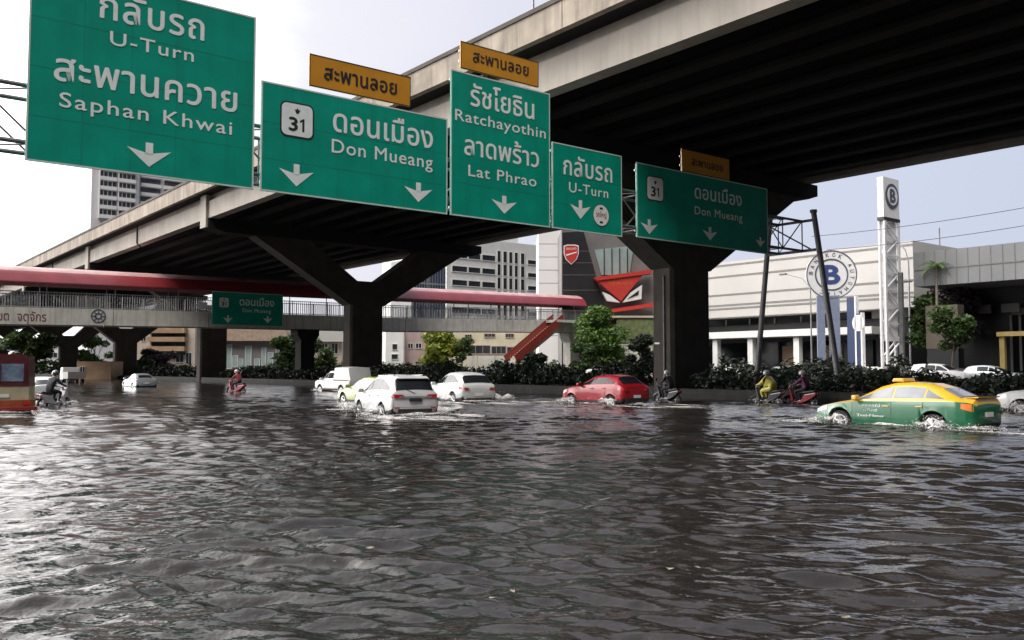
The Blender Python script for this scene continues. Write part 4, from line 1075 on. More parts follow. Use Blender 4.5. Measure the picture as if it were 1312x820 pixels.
o = road_empty('utility_pole', 81, t1, 0, 'dark square utility pole just right of the white pylon', 'pole')
mb = MB(); zt = on_p(1156, 349, 81)[1]; mb.box(-.16, .16, -.2, .2, 0, zt); mb.build('pole', 'steel', o)
mb = MB(); mb.box(-.1, .1, -1.1, 1.1, zt - 1.0, zt - .85); mb.build('crossarm', 'steel', o)
# overhead cables in the right sky
for (a, b, lab) in (((1040, 303), (1420, 246), 'upper thin overhead cable in the right sky'), ((1060, 320), (1420, 270), 'lower thin overhead cable in the right sky')):
    A = W(76, on_p(*a, 76)[0], on_p(*a, 76)[1]); B = W(76, on_p(*b, 76)[0], on_p(*b, 76)[1])
    mb = MB(); n = 14
    for i in range(n):
        f0, f1 = i / n, (i + 1) / n; s0 = -4 * .35 * f0 * (1 - f0); s1 = -4 * .35 * f1 * (1 - f1)
        mb.bar(A.lerp(B, f0) + Vector((0, 0, s0)), A.lerp(B, f1) + Vector((0, 0, s1)), .028, 5)
    tag(mb.build('overhead_cable', 'cable'), lab, 'cable')
# lamp posts standing on the viaduct
lamp(23.25, on_p(682, 10, 23.2)[0], 6.5, 1.4, 'thin lamp post standing on the viaduct parapet above the tall sign', 1, .05, 16.42)
lamp(36.6, 150, 8.5, 1.8, 'tiny far lamp post on the viaduct, the left one of two above the footbridge roof', 1, .09, 15.43)
lamp(36.6, 118, 8.5, 1.8, 'tiny far lamp post on the viaduct near the apartment tower', 1, .09, 15.43)

# ================================================================== TREES
def tpx(px, Y): return Vector((at_y(px, 470, Y).x, Y, 0.1))
tree('leafy_tree', tpx(771, 107), 8.5, blobs(2.9, 2.4, 1.2, 8.0, 24, 31, (.2, .42)), 8000, .26, 'leaf_mid', 'bright green bushy tree at the right end of the footbridge', seed=31)
tree('leafy_tree', tpx(790, 112), 5.0, blobs(2.2, 2, .8, 4.6, 12, 32), 3500, .24, 'leaf', 'smaller green tree under the shade net right of the footbridge', seed=32)
tree('leafy_tree', tpx(822, 100), 5.4, blobs(2.0, 1.8, .6, 4.8, 14, 71, (.2, .4)), 4200, .22, 'leaf_dark', 'dark tree tight against the left side of the nearest pier', seed=71)
tree('leafy_tree', tpx(748, 101), 4.6, blobs(2.0, 1.8, .5, 4.2, 14, 72, (.2, .4)), 4200, .22, 'leaf', 'dark lower tree under the right landing of the footbridge', seed=72)
tree('leafy_tree', tpx(690, 98), 3.6, blobs(2.6, 1.8, .4, 2.9, 16, 73, (.25, .45)), 4200, .22, 'leaf_dark', 'dark shrub clump at the foot of the red staircase', seed=73, cat='shrub')
tree('leafy_tree', tpx(566, 128), 6.2, blobs(3.6, 2.6, 1.4, 6.4, 18, 33), 7000, .28, 'leaf_lime', 'sunlit yellow-green tree between the second pier and the footbridge stairs', seed=33)
tree('leafy_tree', tpx(592, 126), 6.4, blobs(1.4, 1.3, 2.4, 5.8, 7, 34), 1500, .2, 'leaf', 'slim darker tree with a bare trunk right of the yellow-green tree', seed=34)
tree('leafy_tree', tpx(374, 140), 6.2, blobs(3.4, 2.5, 1.4, 6.6, 16, 35), 4500, .33, 'leaf', 'green tree left of the footbridge column', seed=35)
tree('leafy_tree', tpx(408, 142), 5.6, blobs(2.2, 2.0, 1.2, 5.6, 12, 36), 3000, .33, 'leaf', 'green tree right of the footbridge column', seed=36)
tree('leafy_tree', tpx(333, 215), 12, blobs(3.5, 3, 7.5, 12.5, 10, 37), 2500, .45, 'leaf_grey', 'grey-green tree rising behind the tan-roofed pavilion', seed=37)
tree('leafy_tree', tpx(203, 170), 5.5, blobs(5.2, 3, .6, 4.6, 20, 38), 5000, .36, 'leaf_purple', 'broad dusky purple shrub tree in front of the balcony block', seed=38, cat='shrub')
tree('leafy_tree', tpx(182, 165), 4.0, blobs(2.2, 2, .4, 3.2, 10, 39), 2200, .32, 'leaf', 'low green shrub left of the dusky purple shrub', seed=39, cat='shrub')
tree('leafy_tree', tpx(121, 190), 7, blobs(3.5, 3, 1.5, 7.4, 14, 40), 3000, .4, 'leaf_mid', 'light green tree between the fourth and fifth piers', seed=40)
tree('leafy_tree', tpx(44, 150), 6.5, blobs(6, 3, 1.5, 7.6, 18, 41), 4500, .4, 'leaf', 'dark green tree at the far left beyond the bus', seed=41)
tree('leafy_tree', tpx(1192, 84), 9.5, blobs(2.5, 1.8, 3.6, 7.8, 16, 42), 5000, .24, 'leaf', 'spreading green tree between the pylon and the grey showroom', seed=42)
tree('leafy_tree', tpx(1222, 77), 7.0, blobs(2.2, 1.4, 3.4, 6.6, 12, 47), 2600, .22, 'leaf', 'small loose tree in front of the tan pillar', seed=47)
tree('leafy_tree', tpx(1226, 86), 9.0, blobs(2.4, 1.8, 5.0, 9.4, 12, 43), 3000, .22, 'leaf_purple', 'thin reddish tree in front of the grey showroom wall', seed=43, bark='bark_pale')
def palm(px, Y, h, label, seed):
    o = empty('palm_tree', tpx(px, Y), 0, label, 'palm tree'); g = random.Random(seed)
    mb = MB(); mb.bar((0, 0, -.5), (.1, 0, h * .5), .17, 10, .13); mb.bar((.1, 0, h * .5), (.15, 0, h), .13, 10, .10); mb.build('trunk', 'bark_pale', o)
    mb = MB()
    for k in range(15):
        a = k * 2.4 + g.uniform(-.2, .2); el = g.uniform(-.1, 1.0); L = g.uniform(1.3, 1.8); pts = []
        for i in range(8):
            f = i / 7; rr_ = L * f * math.cos(el * (1 - f * .3)); zz = L * f * math.sin(el) - 1.1 * f * f; pts.append(Vector((.15 + rr_ * math.cos(a), rr_ * math.sin(a), h + zz)))
        for i in range(7):
            d = (pts[i + 1] - pts[i]); sd = Vector((-math.sin(a), math.cos(a), 0))
            for s in (-1, 1):
                for j in range(3):
                    b = pts[i] + d * (j / 3); e = b + sd * s * (.36 * (1 - abs(i / 7 - .45))) + d * .8 + Vector((0, 0, -.14)); mb.add([b, b + d * .3, e], [(0, 1, 2)])
            mb.bar(pts[i], pts[i + 1], .018, 4)
    mb.build('crown', 'leaf_mid', o, fix=False); return o
palm(1201, 82, at_y(1201, 340, 82).z - .1, 'single palm with a small bright crown in front of the grey showroom', 5)
# dark roadside planting along the far kerb
for (t0, t1, h, lab, sd, mt) in ((-30, 2, .9, 'roadside shrub bank in front of the grey showroom', 51, 'leaf_dark'), (4, 34, .9, 'roadside shrub bank in front of the white showroom', 52, 'leaf_dark'), (38, 62, 2.6, 'roadside shrub bank below the black showroom', 53, 'leaf_dark'), (70, 110, 2.2, 'roadside shrub bank right of the second pier', 54, 'leaf'), (112, 170, 2.4, 'distant roadside shrubs seen under the footbridge', 55, 'leaf')):
    o = hedge(72, t0, t1, h, lab, mt, 2.4, int((t1 - t0) * 160), sd, .26, .1); o['group'] = 'shrubs along the far kerb'
tl = blobs(70, 20, 2, 13, 60, 61, (.5, .9))
o = leaf_cloud('far_woods', [(x, y, z, rx * 1.3, ry * 1.3, rz) for x, y, z, rx, ry, rz in tl], 9000, 1.3, 'leaf_grey', seed=62); o.location = (-190, 430, 0); tag(o, 'far hazy line of trees at the left under the viaduct', 'trees', kind='stuff')

# ================================================================== VEHICLES
def make_car(name, keys, wheels, paint, label, cat, loc, group=None, upper=None, lower=None, side_glass=(), wind=None, rear=None, extras=True,
             tails=None, heads=None, glass='glass_dark', rim='rim', r=.32, z=-.28, plate=True, roof_rails=False, seams=(), handles=(), mirror=None, rot=None, lamp_mat='tail_red', black_rear=None):
    """keys, front to rear: (x, z_bottom, z_belt, z_top, half width low, half width belt, half width roof). Local +x is forward."""
    x, y, phi = loc
    o = empty(name, (x, y, z), head(phi) if rot is None else rot, label, cat, group)
    kx = [k[0] for k in keys][::-1]
    def I(j, x): return float(np.interp(x, kx, [k[j] for k in keys][::-1]))
    Ra = r + .065
    def arch(x):
        v = -9
        for wx in wheels:
            d = abs(x - wx)
            if d < Ra: v = max(v, r + math.sqrt(max(0, Ra * Ra - d * d)))
        return v
    def sec(x, noarch=False):
        zb, be, zt, wb, wl, wt = [I(j, x) for j in range(1, 7)]
        a = -9 if noarch else arch(x); h = max(zt - be, .012)
        z0 = max(zb, a); 
        zs = [z0, z0, max(zb + .05, a), max(zb + .16, a + .015), max(zb + .42 * (be - zb), a + .03), max(zb + .78 * (be - zb), a + .045), be, be + min(.05, .25 * h), zt - min(.07, .25 * h), zt, zt + .018, zt + .026]
        ws = [0, wb * .86, wb - .02, wb + .005, max(wb, wl) + .022, wl + .018, wl, wl - .035, wt + .03 * min(1, h / .3), wt - .06, wt * .5, 0]
        if ws[8] > ws[7]: ws[8] = ws[7] - .005
        if ws[9] > ws[8]: ws[9] = ws[8] - .03
        return list(zip(ws, zs))
    L0, L1 = keys[0][0], keys[-1][0]
    xs = set(kx)
    n = 46
    for i in range(n + 1): xs.add(round(L1 + (L0 - L1) * i / n, 4))
    for wx in wheels:
        for i in range(13): xs.add(round(wx + Ra * math.cos(math.pi * i / 12) * .9995, 5))
        xs.add(round(wx - Ra - .002, 5)); xs.add(round(wx + Ra + .002, 5))
    xs = sorted(q for q in xs if L1 <= q <= L0)
    xs = [q for i, q in enumerate(xs) if i == 0 or q - xs[i - 1] > .0012]
    mats = [paint, upper or paint, lower or 'black', 'black']
    mb = MB(); rows = []
    for q in xs:
        s = sec(q); rows.append([(q, w, zz) for w, zz in s] + [(q, -w, zz) for w, zz in s[-2:0:-1]])
    m = len(rows[0])
    vs = [p for rr_ in rows for p in rr_]
    def mat_of(j):
        k = j if j < 11 else m - 1 - j
        return 3 if k < 2 else 2 if k == 2 else 0 if (k < 6 or not upper) else 1
    fs = {0: [], 1: [], 2: [], 3: []}
    for i in range(len(rows) - 1):
        for j in range(m):
            fs[mat_of(j)].append((i * m + j, i * m + (j + 1) % m, (i + 1) * m + (j + 1) % m, (i + 1) * m + j))
    mb.v = vs
    for k in range(4): mb.f += fs[k]; mb.m += [k] * len(fs[k])
    mb.f += [tuple(range(m)), tuple(range((len(rows) - 1) * m, len(rows) * m))[::-1]]; mb.m += [0, 0]
    body = mb.build('body', mats, o, smooth=True)
    # --- patches that lie on the skin
    def yz(x, z):                          # half width of the flank at height z
        s = sec(x, True); 
        for (w0, z0), (w1, z1) in zip(s[2:9], s[3:10]):
            if z0 <= z <= z1 + 1e-6: return w0 + (w1 - w0) * (z - z0) / max(z1 - z0, 1e-6)
        return s[8][0] if z > s[8][1] else s[2][0]
    def flank(keys_, side, off=.006, nn=10, name='patch', mt='black', parent=None):
        """keys_: (x, z_low, z_high) front to rear"""
        kk = sorted(keys_); X_ = np.linspace(kk[0][0], kk[-1][0], nn * max(1, len(kk) - 1) + 1); mbx = MB(); rws = []
        for q in X_:
            lo = float(np.interp(q, [k[0] for k in kk], [k[1] for k in kk])); hi = float(np.interp(q, [k[0] for k in kk], [k[2] for k in kk]))
            rws.append([(q, side * (yz(q, lo + (hi - lo) * f) + off), lo + (hi - lo) * f) for f in (0, .2, .4, .6, .8, 1)])
        mbx.grid(rws); return mbx.build(name, mt, parent or o, smooth=True)
    def glassrow(x0, x1, side, lo=.10, hi=.92, cut=None, name='side_window'):
        X_ = np.linspace(x0, x1, 22); rws = []
        for q in X_:
            s = sec(q, True); (w0, z0), (w1, z1) = s[7], s[8]
            h_ = hi if cut is None else float(np.interp(q, cut[0], cut[1]))
            a_ = lo; b_ = max(lo + .01, h_)
            nx = Vector((0, side * (z1 - z0), (w0 - w1))).normalized() * .007
            rws.append([(q, side * (w0 + (w1 - w0) * f) + nx.y, z0 + (z1 - z0) * f + nx.z) for f in (a_, (a_ + b_) / 2, b_)])
        mbx = MB(); mbx.grid(rws); return mbx.build(name, glass, o, smooth=True)
    def topglass(xa, xb, name, k=.90):
        X_ = np.linspace(xa, xb, 12); rws = []
        for q in X_:
            s = sec(q, True)[8:12]; pr = [(w * k, zz) for w, zz in s]
            # outward normal of the sloping top: pushed along x and z
            z_a, z_b = I(3, q + .02), I(3, q - .02); nx = -(z_a - z_b) / .04; nv = Vector((nx, 0, 1)).normalized() * .012
            line = [(q + nv.x, w, zz + nv.z) for w, zz in pr] + [(q + nv.x, -w, zz + nv.z) for w, zz in pr[-2::-1]]
            rws.append(line)
        mbx = MB(); mbx.grid(rws); return mbx.build(name, glass, o, smooth=True)
    for g in side_glass:
        for s in (-1, 1): glassrow(g[0], g[1], s, *(g[2:4] if len(g) > 3 else (.10, .92)), cut=g[4] if len(g) > 4 else None)
    if wind: topglass(wind[0], wind[1], 'windscreen')
    if rear: topglass(rear[0], rear[1], 'rear_window', rear[2] if len(rear) > 2 else .9)
    for s in (-1, 1):
        if tails: flank(tails, s, .008, 6, 'tail_lamp', lamp_mat)
        if heads: flank(heads, s, .008, 6, 'headlamp', 'head_lens')
        for (q, lo, hi) in seams:
            flank([(q, lo, hi), (q + .014, lo, hi)], s, .003, 1, 'door_seam', 'black')
        for (q, zz) in handles:
            mbx = MB(); yy = yz(q, zz); mbx.box(q - .09, q + .09, s * yy - .005, s * yy + .03, zz - .015, zz + .015); mbx.build('door_handle', upper or paint, o, bevel=.008)
        if mirror:
            mbx = MB(); q, zz = mirror; yy = yz(q, zz); mbx.box(q - .06, q + .09, min(s * yy, s * (yy + .22)), max(s * yy, s * (yy + .22)), zz, zz + .15); mbx.build('mirror', upper or paint, o, bevel=.04)
        if roof_rails:
            mbx = MB(); mbx.bar((.1, s * .56, I(3, .1) + .04), (-1.7, s * .56, I(3, -1.7) + .04), .025, 6); mbx.build('roof_rail', 'galv', o)
    # --- ends: plate, bumpers
    xr = L1
    if plate:
        mbx = MB(); zz = I(2, xr) - .22; mbx.box(xr - .03, xr - .004, -.2, .2, zz - .06, zz + .06); mbx.build('licence_plate', 'plate', o)
    if black_rear:
        mbx = MB(); mbx.box(xr - .04, xr + .3, -.66, .66, black_rear[0], black_rear[1]); mbx.build('bumper', 'black', o, bevel=.03)
    mbx = MB(); mbx.box(xr + .5, L0 - .5, -.55, .55, .2, .55); mbx.build('chassis', 'black', o)
    # --- wheels
    hw_ = max(k[4] for k in keys)
    pw = None
    for wx in wheels:
        for s in (-1, 1):
            yc = s * (hw_ - .11)
            if pw is None:
                mbx = MB(); prof = [(r * .62, -.09), (r * .93, -.105), (r, -.07), (r, .07), (r * .93, .105), (r * .62, .09)]; nn = 28
                ring = [[(a_ * math.cos(2 * math.pi * i / nn), b_, a_ * math.sin(2 * math.pi * i / nn)) for a_, b_ in prof] for i in range(nn + 1)]
                mbx.grid(ring); mbx.disc((0, 0), r * .63, -.06, .06, 24); pw = mbx.build('wheel', 'tyre', o, smooth=True)
                mbx = MB(); mbx.ring((0, 0), r * .55, r * .66, -.097, .097, 28)
                for k in range(5):
                    a_ = k * 2 * math.pi / 5
                    for s2 in (-1, 1): mbx.sq((0, s2 * .075, 0), (r * .6 * math.cos(a_), s2 * .085, r * .6 * math.sin(a_)), .05, .02) if False else mbx.bar((.0, s2 * .075, 0), (r * .6 * math.cos(a_), s2 * .085, r * .6 * math.sin(a_)), .034, 6, .026)
                mbx.disc((0, 0), .07, -.09, .09, 14); mbx.build('rim', rim, pw)
                w_ = pw
            else: w_ = copy_tree(pw, o)
            w_.location = (wx, yc, r); w_.rotation_euler = (0, random.uniform(0, 6), 0)
    o['_f'] = 0; del o['_f']
    return o, I, yz, flank
# ---- station tables
SEDAN = [(2.31, .36, .60, .62, .60, .60, .45), (2.24, .26, .66, .69, .76, .74, .60), (2.05, .22, .73, .77, .85, .82, .70), (1.5, .21, .83, .88, .885, .865, .76), (.98, .21, .91, .97, .89, .875, .78),
         (.30, .21, .935, 1.33, .89, .88, .60), (-.05, .21, .945, 1.42, .89, .88, .585), (-.55, .21, .95, 1.445, .89, .88, .58), (-1.0, .21, .96, 1.41, .89, .88, .575), (-1.35, .21, .965, 1.31, .89, .875, .58), (-1.88, .22, .97, 1.06, .88, .865, .66), (-2.12, .26, .96, 1.045, .86, .84, .68), (-2.26, .30, .93, 1.035, .80, .78, .66), (-2.31, .40, .86, .90, .70, .70, .60)]
BIGSUV = [(2.40, .50, .86, .89, .64, .66, .50), (2.30, .38, 1.0, 1.04, .82, .82, .68), (1.95, .36, 1.08, 1.13, .90, .885, .76), (1.10, .36, 1.13, 1.21, .915, .90, .80), (.35, .36, 1.15, 1.68, .92, .90, .66), (.0, .36, 1.16, 1.77, .92, .90, .655), (-.5, .36, 1.17, 1.81, .92, .90, .655),
          (-1.5, .36, 1.18, 1.795, .92, .90, .65), (-2.08, .38, 1.18, 1.745, .915, .89, .64), (-2.34, .42, 1.17, 1.25, .90, .86, .70), (-2.385, .45, 1.08, 1.11, .88, .82, .70), (-2.41, .48, .98, 1.0, .84, .80, .68)]
MIDSUV = [(2.36, .46, .80, .83, .62, .64, .50), (2.24, .33, .92, .96, .80, .80, .66), (1.85, .30, 1.0, 1.05, .89, .87, .74), (1.05, .30, 1.06, 1.13, .905, .89, .78), (.20, .30, 1.08, 1.56, .91, .89, .62), (-.2, .30, 1.09, 1.655, .91, .89, .615), (-.7, .30, 1.10, 1.68, .91, .89, .61),
          (-1.4, .30, 1.115, 1.64, .91, .885, .60), (-1.80, .32, 1.12, 1.56, .90, .87, .60), (-2.22, .36, 1.10, 1.16, .88, .84, .68), (-2.34, .40, 1.02, 1.05, .84, .80, .66), (-2.37, .44, .88, .90, .80, .76, .62)]
HATCHB = [(2.03, .40, .66, .68, .56, .56, .42), (1.96, .28, .76, .79, .74, .72, .58), (1.72, .23, .84, .88, .81, .79, .68), (1.15, .22, .93, 1.0, .845, .82, .72), (.72, .22, .97, 1.06, .85, .83, .73), (.05, .22, 1.0, 1.40, .85, .835, .57), (-.35, .22, 1.015, 1.475, .85, .835, .56), (-.9, .22, 1.03, 1.475, .85, .83, .555),
          (-1.45, .23, 1.045, 1.42, .845, .82, .55), (-1.86, .28, 1.02, 1.09, .82, .79, .64), (-1.97, .33, .96, .99, .78, .76, .62), (-2.03, .38, .80, .83, .72, .70, .56)]
PICKUP = [(2.60, .50, .82, .85, .64, .64, .48), (2.50, .38, .96, 1.0, .80, .79, .66), (2.15, .36, 1.03, 1.08, .87, .85, .74), (1.45, .36, 1.08, 1.16, .885, .86, .76), (.85, .36, 1.09, 1.58, .89, .865, .64), (.55, .36, 1.10, 1.70, .89, .865, .64), (-.30, .36, 1.10, 1.72, .89, .865, .66), (-.40, .36, 1.10, 1.93, .89, .865, .76), (-1.2, .36, 1.10, 1.96, .89, .865, .77),
          (-2.35, .38, 1.10, 1.92, .885, .86, .76), (-2.62, .44, 1.08, 1.14, .87, .85, .76), (-2.66, .50, .98, 1.0, .85, .83, .72)]
FLOOD = -.28
# ---- green and yellow taxi
tx, I_, yz_, fl_ = make_car('taxi', SEDAN, (1.43, -1.27), 'car_green', 'green and yellow taxi with a roof sign driving through the water at the right', 'taxi', TAXI, upper='car_yellow', lower='car_green', z=-.24,
    side_glass=((.93, -.12, .10, .90), (-.17, -1.0, .10, .90), (-1.05, -1.55, .12, .72, ([-1.55, -1.05], [.2, .88]))), wind=(.92, .30), rear=(-1.40, -1.86, .92), glass='glass_taxi',
    tails=[(-2.28, .72, .92), (-2.0, .80, .93)], heads=[(2.20, .56, .66), (1.85, .66, .76)], lamp_mat='tail_orange', seams=((1.02, .36, .90), (-.14, .30, .93), (-1.02, .55, .94)), handles=((.02, .80), (-.92, .82)), mirror=(.86, .94))
mb = MB(); mb.prism([(-.22, 1.465), (.14, 1.465), (.10, 1.56), (-.18, 1.56)], -.32, .32, 'y'); sgn = mb.build('roof_sign', 'car_yellow', tx, bevel=.02)
mb = MB(); sub = MB(); put_text(sub, 'TAXI', -.24, .24, 1.485, .055, 0, .02); mb.add([(-.215 + (v[2] - 1.4675) * .42 * -1 * -1 - .0, -v[0], v[2]) for v in sub.v], sub.f); mb.build('lettering', 'sign_black', sgn, fix=False)
mb = MB(); mb.prism([(-2.33, 1.075), (-2.0, 1.06), (-2.0, 1.075), (-2.34, 1.11)], -.62, .62, 'y'); mb.build('spoiler', 'car_yellow', tx)
mb = MB()                                                    # door lettering on the left side (+y)
for (txt, xa, xb, z, h) in (('สหกรณ์', .72, .18, .775, .065), ('แท็กซี่', .66, .26, .645, .05), ('Taxi-Meter', .88, .04, .50, .065)):
    sub = MB(); put_text(sub, txt, 0, abs(xb - xa), z, h, 0, .02); mb.add([(xa - v[0], yz_(xa - v[0], v[2]) + .008, v[2]) for v in sub.v], sub.f)
mb.build('door_lettering', 'sign_white', tx, fix=False)
mb = MB(); mb.bar((-1.55, 0, 1.27), (-1.75, 0, 1.52), .008, 5); mb.build('antenna', 'black', tx)
# ---- big white SUV, rear towards us
su, I_, yz_, fl_ = make_car('large_white_car', BIGSUV, (1.42, -1.32), 'car_white', 'large white car with dark rear window seen from behind, nearest of the white cars', 'car', SUV, r=.38, z=-.31,
    side_glass=((1.02, .05, .08, .88), (0.0, -.95, .08, .88), (-1.0, -1.95, .10, .85, ([-1.95, -1.0], [.35, .86]))), wind=(1.05, .36), rear=(-2.10, -2.33, 1.0), plate=False, tails=[(-2.40, 1.0, 1.10), (-2.05, 1.03, 1.09)],
    heads=[(2.32, .86, .97), (1.95, .94, 1.05)], seams=((1.05, .50, 1.10), (.03, .46, 1.13), (-.97, .62, 1.15)), handles=((.18, 1.04), (-.82, 1.06)), mirror=(.92, 1.14), roof_rails=True, black_rear=(.36, .60))
mb = MB(); mb.box(-2.47, -2.43, -.62, .62, 1.02, 1.06); mb.build('chrome_strip', 'galv', su)
mb = MB(); mb.prism([(-2.24, 1.72), (-2.0, 1.785), (-2.0, 1.76), (-2.24, 1.69)], -.58, .58, 'y'); mb.build('spoiler', 'car_white', su)
for s in (-1, 1):
    mb = MB(); mb.prism([(s * .38, 1.03), (s * .80, .99), (s * .85, 1.13), (s * .5, 1.12)], -2.455, -2.40, 'x'); mb.build('tail_lamp', 'tail_red', su)
su.scale = (.92, .92, .92)
mb = MB(); mb.box(-2.475, -2.455, -.24, .24, .86, .98); mb.build('licence_plate', 'black', su)
mb = MB()
for s in (-1, 1): mb.box(-2.452, -2.447, s * .86 - .006, s * .86 + .006, .66, 1.0)
mb.box(-2.452, -2.447, -.86, .86, .655, .667); mb.build('tailgate_seam', 'black', su)
mb = MB(); mb.bar((-2.40, 0, 1.16), (-2.33, .34, 1.30), .012, 5); mb.build('rear_wiper', 'black', su)
mb = MB(); mb.box(-2.46, -2.44, -.8, -.6, .62, .66); mb.box(-2.46, -2.44, .6, .8, .62, .66); mb.build('reflector', 'tail_red', su)
# ---- white crossover beyond it
cr, I_, yz_, fl_ = make_car('white_crossover', MIDSUV, (1.40, -1.34), 'car_white', 'white crossover with its rear to us, just right of and beyond the large white car', 'car', CROSS, r=.36,
    side_glass=((.98, -.05, .08, .88), (-.1, -1.0, .08, .88), (-1.05, -1.75, .10, .8, ([-1.75, -1.05], [.3, .86]))), wind=(1.0, .22), rear=(-1.84, -2.20, 1.0), tails=[(-2.36, .88, 1.0), (-2.0, .92, 1.04)],
    seams=((.98, .46, 1.02), (-.08, .42, 1.05), (-1.02, .6, 1.07)), handles=((.08, .97), (-.88, .99)), mirror=(.82, 1.06), black_rear=(.32, .5))
for s in (-1, 1):
    mb = MB(); mb.prism([(s * .5, .90), (s * .76, .89), (s * .78, .98), (s * .55, .97)], -2.41, -2.385, 'x'); mb.build('tail_lamp', 'tail_red', cr)
# ---- red hatchback
rd, I_, yz_, fl_ = make_car('red_hatchback', HATCHB, (1.28, -1.26), 'car_red', 'red hatchback splashing through the water in front of the nearest pier', 'car', HATCH, r=.30, z=-.18,
    side_glass=((.70, -.20, .08, .88), (-.25, -.95, .08, .88), (-1.0, -1.4, .10, .8, ([-1.4, -1.0], [.3, .84]))), wind=(.70, .06), rear=(-1.48, -1.84, .98), tails=[(-1.99, .82, .99), (-1.70, .86, 1.0)],
    heads=[(1.97, .64, .74), (1.62, .72, .84)], seams=((.76, .36, .93), (-.22, .32, .96), (-.97, .5, .98)), handles=((-.08, .90), (-.86, .92)), mirror=(.62, .98), black_rear=(.28, .52))
for s in (-1, 1):
    mb = MB(); mb.prism([(s * .46, .82), (s * .66, .80), (s * .70, .94), (s * .5, .90)], -2.06, -2.034, 'x'); mb.build('tail_lamp', 'tail_red', rd)
# ---- lime taxi, pickup, small silver car, cars at both edges
make_car('lime_taxi', SEDAN, (1.43, -1.27), 'car_lime', 'lime green and yellow car mostly hidden behind the front of the large white car', 'taxi', LIME, upper='car_lime', z=-.26, glass='glass_taxi',
    side_glass=((.93, -.12), (-.17, -1.0), (-1.05, -1.55, .12, .72, ([-1.55, -1.05], [.2, .88]))), wind=(.92, .30), rear=(-1.40, -1.86, .92), tails=[(-2.28, .72, .92), (-2.0, .80, .93)], heads=[(2.20, .56, .66), (1.85, .66, .76)], mirror=(.86, .94), seams=((1.02, .36, .90), (-.14, .30, .93)))
pk, I_, yz_, fl_ = make_car('white_pickup', PICKUP, (1.62, -1.50), 'car_white', 'white pickup with a tall white canopy box, beyond the other white cars', 'pickup', PICK, r=.36,
    side_glass=((1.30, .62, .08, .85), (.55, -.22, .08, .85)), wind=(1.40, .86), tails=[(-2.64, .72, 1.0), (-2.5, .72, 1.0)], heads=[(2.50, .80, .92), (2.2, .88, .99)], seams=((1.40, .50, 1.05), (.58, .46, 1.06), (-.27, .46, 1.9)), mirror=(1.2, 1.08), black_rear=(.4, .56))
mb = MB()
for s in (-1, 1): mb.box(-2.55, -.34, s * .905 - .012, s * .905 + .012, 1.09, 1.14)
mb.build('canopy_seam', 'clad_mid', pk)
make_car('silver_sedan', SEDAN, (1.43, -1.27), 'car_silver', 'small pale silver sedan far off in front of the fourth pier', 'car', SILV, z=-.30, side_glass=((.93, -.12), (-.17, -1.0), (-1.05, -1.55, .12, .72, ([-1.55, -1.05], [.2, .88]))), wind=(.92, .30), rear=(-1.40, -1.86, .92), tails=[(-2.28, .72, .92), (-2.0, .80, .93)], heads=[(2.20, .56, .66), (1.85, .66, .76)], mirror=(.86, .94))
make_car('white_sedan', SEDAN, (1.43, -1.27), 'car_white', 'white sedan half hidden by the red and cream bus and a motorcycle at left', 'car', LEFTC, z=-.30, side_glass=((.93, -.12), (-.17, -1.0), (-1.05, -1.55, .12, .72, ([-1.55, -1.05], [.2, .88]))), wind=(.92, .30), rear=(-1.40, -1.86, .92), tails=[(-2.28, .72, .92), (-2.0, .80, .93)], mirror=(.86, .94))
make_car('white_crossover', MIDSUV, (1.40, -1.34), 'car_white', 'front of a white car cut off by the right edge behind the taxi', 'car', RIGHTC, r=.36, side_glass=((.98, -.05, .08, .88), (-.1, -1.0, .08, .88), (-1.05, -1.75, .10, .8, ([-1.75, -1.05], [.3, .86]))), wind=(1.0, .22), rear=(-1.84, -2.20, 1.0), heads=[(2.28, .74, .86), (1.9, .84, .96)], mirror=(.82, 1.06), seams=((.98, .46, 1.02),))
# ---- vehicles beyond the median, seen over the hedge
for (px, p, tab, nm, paint, lab, wz, zz) in ((955, 76, BIGSUV, 'far_white_car', 'car_white', 'white car roof showing above the hedge right of the nearest pier', (1.42, -1.32), -.15),
        (1205, 75, BIGSUV, 'far_white_car', 'car_white', 'white car showing above the hedge over the taxi roof', (1.42, -1.32), -.1), (1160, 77, MIDSUV, 'far_grey_car', 'clad_mid', 'dark grey car above the hedge left of the taxi roof sign', (1.40, -1.34), .05), (1240, 78, SEDAN, 'far_dark_car', 'car_black', 'dark car beyond the hedge between the white car and the silver car', (1.43, -1.27), .1), (1110, 77, HATCHB, 'far_white_hatch', 'car_white', 'small white car beyond the hedge below the white pylon', (1.28, -1.26), .1), (1015, 76, MIDSUV, 'far_dark_van', 'car_black', 'black car beyond the hedge under the round sign', (1.40, -1.34), .0), (640, 60, MIDSUV, 'far_silver_car', 'car_silver', 'silver car beyond the hedge above the white crossover', (1.40, -1.34), .0), (1272, 76, MIDSUV, 'far_silver_car', 'car_silver', 'silver car above the hedge over the taxi boot', (1.40, -1.34), 0.0),
        (775, 55, MIDSUV, 'far_black_car', 'car_black', 'black car beyond the median behind the red hatchback', (1.40, -1.34), -.1), (705, 58, SEDAN, 'far_black_car', 'car_black', 'black sedan beyond the median under the footbridge stairs', (1.43, -1.27), 0.0)):
    if p > 70: zz = .16
    X_ = (px - 656) / FPX; Y_ = p / (NV.x * X_ + NV.y)
    FARC = make_car(nm, tab, wz, paint, lab, 'car', (X_ * Y_, Y_, ROAD + 180), r=.34, z=zz, side_glass=((.9, -.05), (-.12, -.98)), wind=(1.0, .36), plate=False, heads=[(2.2, .7, .8), (1.9, .78, .88)], group='cars beyond the median')
